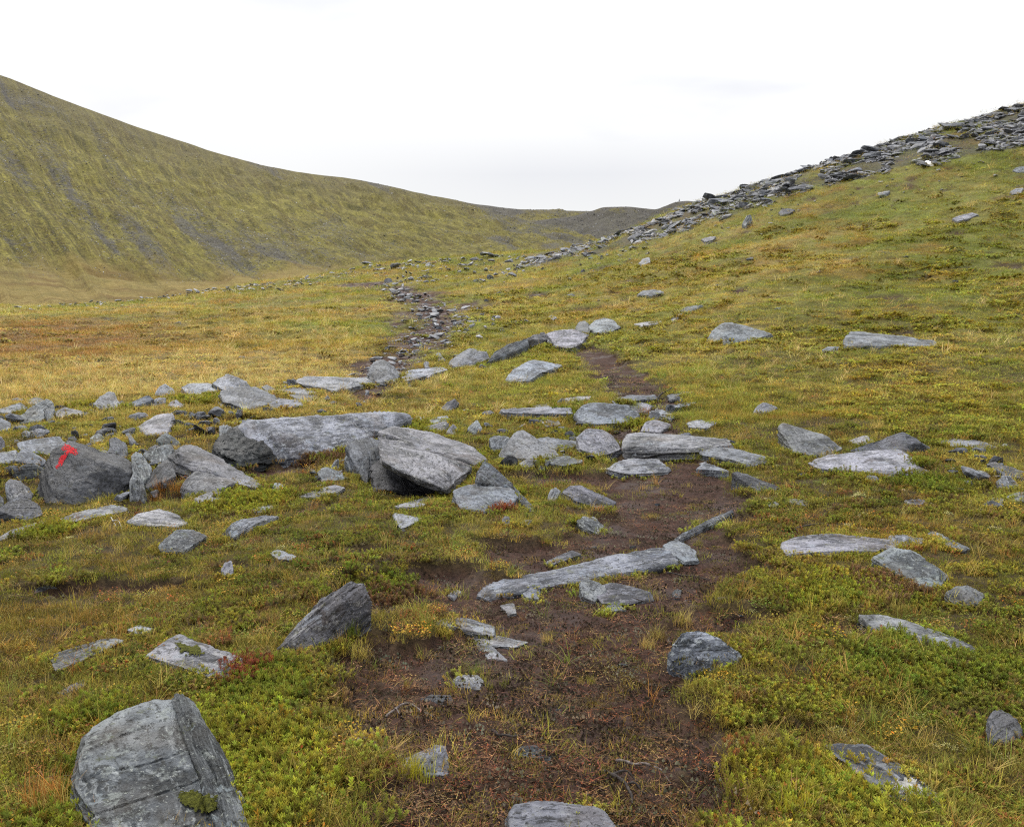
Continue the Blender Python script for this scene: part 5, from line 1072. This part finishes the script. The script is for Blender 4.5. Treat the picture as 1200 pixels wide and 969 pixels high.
# tufts of grass and sprigs at the foot of stones and on the trail
tp = [(660,590,.9,0),(668,588,.7,0),(600,600,.7,1),(800,735,.9,2),(775,750,.8,2),(760,760,.7,2),(520,745,.8,0),(505,735,.7,3),(640,752,.5,2),(190,575,1.0,1),(205,580,1.0,1),(180,585,.8,1),(410,740,.9,3),(400,755,.8,2),(420,770,.9,2),(90,850,.7,4),(52,945,1.2,1),(62,955,1.0,2),(1055,720,.6,2),(1020,705,.9,2),(1035,712,.8,2),(920,510,.9,2),(935,515,.7,2),(1030,505,.9,2),(180,755,.6,4),(200,745,.6,4),(345,760,.6,4),(340,770,.5,4),(390,920,.6,3),(500,915,.8,4),(480,905,.7,4),(860,930,.9,0),(880,940,.8,0),(1090,700,.5,2),(980,715,.8,2),(130,800,.5,3),(740,655,.5,0),(610,615,.6,0),(640,640,.6,0),(560,790,.5,3),(580,800,.5,0),(690,800,.4,0),(850,765,.5,2),(820,640,.5,0),(748,482,.9,3),(752,486,.8,1),(415,300,.0,0),(1180,640,.6,2),(930,960,1.0,4),(1010,930,.8,0)]
tp = np.array([t for t in tp if t[2] > 0]); Pz, dz = cast(tp[:, 0], tp[:, 1], H, n=420)
pal = np.array([(0.20, 0.17, 0.035), (0.25, 0.11, 0.035), (0.30, 0.22, 0.08), (0.13, 0.15, 0.03), (0.25, 0.21, 0.02)])
rep = np.repeat(np.arange(len(tp)), 3); sx = Pz[rep, 0] + RNG.normal(0, 0.025, len(rep)); sy = Pz[rep, 1] + RNG.normal(0, 0.025, len(rep))
grow('grass_tufts', 'rush', sx, sy, jit(pal[tp[rep, 3].astype(int)]), tp[rep, 2] * near_scale(np.hypot(sx, sy), 7), 0.0)
# shrubs crowding against particular stones
cl = [(570,590,.16,5),(580,598,.14,5),(560,596,.14,5),(430,505,.5,0),(460,498,.4,0),(490,506,.3,0),(415,512,.3,0),(520,530,.22,0),(545,540,.22,0),(350,530,.3,4),(380,535,.35,4),(400,530,.2,0),(235,470,.5,0),(225,475,.3,0),(660,490,.3,1),(745,500,.2,0),(640,405,.9,0),(620,410,.6,0),(440,690,.25,1),(455,700,.2,4),(285,790,.12,5),(310,800,.2,1),(300,815,.2,1),(1045,690,.25,4),(1000,690,.25,0),(1060,660,.12,0),(1060,545,.2,1),(990,550,.2,1),(1100,570,.35,1),(1040,780,.25,1),(1100,770,.25,1),(1150,780,.2,1),(960,700,.2,3),(120,840,.15,1),(110,900,.12,1),(280,850,.2,0),(310,880,.2,0),(330,930,.2,0),(300,960,.15,0),(95,955,.15,1),(930,910,.2,0),(960,930,.18,0),(1020,955,.2,0),(640,545,.15,0),(280,590,.35,0),(310,585,.25,0),(55,625,.2,0),(610,580,.1,0),(600,590,.1,0),(130,480,.25,0),(110,478,.25,0)]
xs, ys, ts = [], [], []
pal = [GREEN * 1.1, DEEP * 1.1, YELLOW, GREEN, np.array([0.07, 0.045, 0.03]), np.array([0.085, 0.028, 0.018])]
cc = np.array(cl); Pz, dz = cast(cc[:, 0], cc[:, 1], H, n=420)
for (a, b, rad, kk), P_, d_ in zip(cl, Pz, dz):
    m = int(np.clip(26 * (rad / (0.075 * max(1, d_ / 6.5))) ** 2 * 0.12 + 8, 8, 60))
    ang, rr = RNG.uniform(0, 6.28, m), rad * np.sqrt(RNG.random(m)); xs.append(P_[0] + rr * np.cos(ang)); ys.append(P_[1] + rr * np.sin(ang)); ts.append(np.tile(pal[int(kk)], (m, 1)))
x, y, tn = np.concatenate(xs), np.concatenate(ys), np.vstack(ts); k = off_rocks(x, y, 0.82); x, y, tn = x[k], y[k], tn[k]
grow('shrub_fringe', 'crowberry', x, y, jit(tn), near_scale(np.hypot(x, y)) * RNG.uniform(0.9, 1.5, len(x)), 0.0, np.full(len(x), 1.3))
# plants growing against the foot of the stones
fx, fy = [], []
for c, sup, dirs, rad in FOOT:
    dist = math.hypot(*c)
    if dist > 32 or rad < 0.02: continue
    stp = 0.035 * max(1, dist / 6.5); m = int(min(400, 6.28 * rad / stp)); ang = RNG.uniform(0, 6.28, m)
    rr = np.full(m, 1e9); dq = np.column_stack([np.cos(ang), np.sin(ang)])
    pr = dq @ dirs.T; rr = np.where(pr > 0.05, sup[None] / np.maximum(pr, 0.05), 1e9).min(1) * RNG.uniform(0.93, 1.04, m) + RNG.uniform(-0.01, 0.03, m) * max(1, dist / 8)
    fx.append(c[0] + rr * dq[:, 0]); fy.append(c[1] + rr * dq[:, 1])
fx, fy = np.concatenate(fx), np.concatenate(fy); k = (RNG.random(len(fx)) < 1 - 0.85 * sstep(0.2, 0.7, soil(fx, fy))) & off_rocks(fx, fy, 0.84) & (fbm2(fx * 2, fy * 2, 2, 333) > -0.35); fx, fy = fx[k], fy[k]
kk = RNG.random(len(fx)) < 0.55; tt_ = tint_at(fx, fy)
grow('edge_grass', 'turf', fx[kk], fy[kk], jit(tt_[kk] * 1.05), near_scale(np.hypot(fx[kk], fy[kk])) * RNG.uniform(0.8, 1.5, kk.sum()))
kk = ~kk; g = 0.45 * tt_[kk] + 0.55 * np.array([[0.085, 0.095, 0.014]])
grow('edge_heath', 'crowberry', fx[kk], fy[kk], jit(g), near_scale(np.hypot(fx[kk], fy[kk])) * RNG.uniform(0.7, 1.2, kk.sum()))
# pale reindeer lichen
x, y = sample(3200, 2.2, 12); wv = 0.03 + 0.75 * cover(1050,850,90,60,x,y) + 0.6 * cover(960,590,110,25,x,y) + 0.4 * cover(970,740,60,70,x,y) + 0.4 * cover(1120,600,100,30,x,y) + 0.4 * cover(1090,900,60,60,x,y)
k = off_rocks(x, y) & (RNG.random(len(x)) < wv * (1 - sstep(0.4, 0.8, soil(x, y)))); x, y = x[k], y[k]
grow('reindeer_lichen', 'lichen', x, y, jit(np.tile([0.37, 0.34, 0.22], (len(x), 1)), 0.12), near_scale(np.hypot(x, y)) * RNG.uniform(0.6, 1.2, len(x)))
# litter and crumbs on the bare soil
x, y = sample(9000, 2.0, 20, 0.6); s = soil(x, y); k = off_rocks(x, y, 0.98) & (RNG.random(len(x)) < 0.18 + 0.6 * s); x, y = x[k], y[k]
pal = np.array([(0.055, 0.030, 0.022), (0.095, 0.055, 0.035), (0.17, 0.11, 0.06), (0.035, 0.024, 0.02), (0.10, 0.035, 0.02)])
grow('leaf_litter', 'litter', x, y, jit(pal[RNG.integers(0, 5, len(x))], 0.25), near_scale(np.hypot(x, y), 7) * RNG.uniform(0.7, 1.3, len(x)), 0.004)
x, y = sample(7000, 2.0, 18, 0.5); s = soil(x, y); k = off_rocks(x, y, 1.0) & (RNG.random(len(x)) < 0.8 * s); x, y = x[k], y[k]
pal = np.array([(0.035, 0.022, 0.019), (0.06, 0.042, 0.038), (0.022, 0.016, 0.014), (0.10, 0.085, 0.08)])
grow('soil_crumbs', 'crumb', x, y, jit(pal[RNG.integers(0, 4, len(x))], 0.2), near_scale(np.hypot(x, y), 7) * RNG.uniform(0.7, 1.6, len(x)))

# ------------------------------------------------------------------ single twigs and roots, and the cairn
def stick(name, label, pts, rad, m, forks=(), lift=0.008):
    bm_v, bm_f = [], []
    def tube(pl, r0):
        a = np.array(pl, float); t = np.linspace(0, len(a) - 1, (len(a) - 1) * 5 + 1); q = np.column_stack([np.interp(t, range(len(a)), a[:, 0]), np.interp(t, range(len(a)), a[:, 1])])
        Pz, dz = cast(q[:, 0], q[:, 1], H, n=420); rel = fbm2(t * 0.9 + r0 * 999, t * 0 + 3.3, 2, 300)
        Pz[:, 2] += lift + r0 + 0.010 * rel + 0.012 * np.sin(np.linspace(0, 3.1, len(t))); k0 = len(bm_v)
        for i, p in enumerate(Pz):
            tg = Pz[min(i + 1, len(Pz) - 1)] - Pz[max(i - 1, 0)]; tg /= np.linalg.norm(tg) + 1e-9; s1 = np.cross(tg, [0, 0, 1]); s1 /= np.linalg.norm(s1) + 1e-9; s2 = np.cross(s1, tg)
            rr = r0 * (1 - 0.6 * i / len(Pz)) * (1 + 0.25 * math.sin(i * 2.3))
            for j in range(6): bm_v.append(p + rr * (math.cos(j * 1.047) * s1 + math.sin(j * 1.047) * s2))
        for i in range(len(Pz) - 1):
            for j in range(6): bm_f.append((k0 + i * 6 + j, k0 + i * 6 + (j + 1) % 6, k0 + (i + 1) * 6 + (j + 1) % 6, k0 + (i + 1) * 6 + j))
    tube(pts, rad)
    for fk in forks: tube(fk, rad * 0.6)
    V = np.array(bm_v); o0 = V.mean(0); o = link(name, mesh_from(name, V - o0, np.array(bm_f), m, None, True), loc=o0); tag(o, label, 'twig', 'dead twigs and roots')
stick('twig', 'bent grey dead twig on the left side of the lower trail', [(452,846),(463,834),(480,828),(493,837),(508,843)], 0.006, TWIG, [[(463,834),(468,842),(474,849)]])
stick('root', 'forked dark root lying in the trail soil near the bottom', [(700,906),(715,914),(733,925),(740,937),(741,948)], 0.009, DARKTWIG, [[(715,914),(735,912),(752,921)],[(733,925),(745,927),(757,933)]])
stick('root', 'dark curved root lying on the soil right of the forked root', [(722,897),(745,899),(765,903),(776,908),(786,922)], 0.006, TWIG)
stick('root', 'twisted dark root standing over the edge of the brown plank-like slab', [(768,473),(775,466),(781,463),(787,458)], 0.02, DARKTWIG, [[(760,471),(768,469),(775,466)]], 0.03)
stick('twig', 'long dark twig lying above the ragged pale slab', [(908,627),(930,622),(950,619),(968,617),(985,619)], 0.008, DARKTWIG, [[(930,622),(935,626)],[(968,617),(975,623)]])
stick('twig', 'straight dark twig across the trail right of the diagonal beam', [(782,675),(800,677),(832,681)], 0.006, DARKTWIG)
stick('twig', 'white bleached twig curled in the turf below the red T boulder', [(130,608),(133,615),(138,612),(141,616),(143,622)], 0.005, BLEACHED, [[(133,615),(136,619)]])
stick('twig', 'thin reddish twig on the mud below the brown mud-smeared slab', [(735,700),(750,708),(765,713),(773,722)], 0.004, DARKTWIG, [[(798,690),(812,700),(824,706)]])
stick('root', 'dark root end poking from the soil in the middle of the lower trail', [(575,858),(585,866),(600,868),(612,865)], 0.007, DARKTWIG)
# a little cairn on the far knoll
base = unproj(796, 237.0, 690.0); cr = bpy.data.objects.new('cairn', None); COL.objects.link(cr); cr.location = base
tag(cr, 'tiny cairn on the far rocky knoll against the sky', 'cairn')
for k, (wd, hz) in enumerate([(2.4, 0.0), (1.9, 0.8), (1.4, 1.5), (0.9, 2.1)]):
    o = bpy.data.objects.new('stone', PROTO[k]); COL.objects.link(o); o.parent = cr; o.location = (0, 0, hz + 0.2); o.scale = (wd, wd, 2.2); o.color = (0.6, 0.6, 0.62, 1); o.rotation_euler = (0, 0, k)
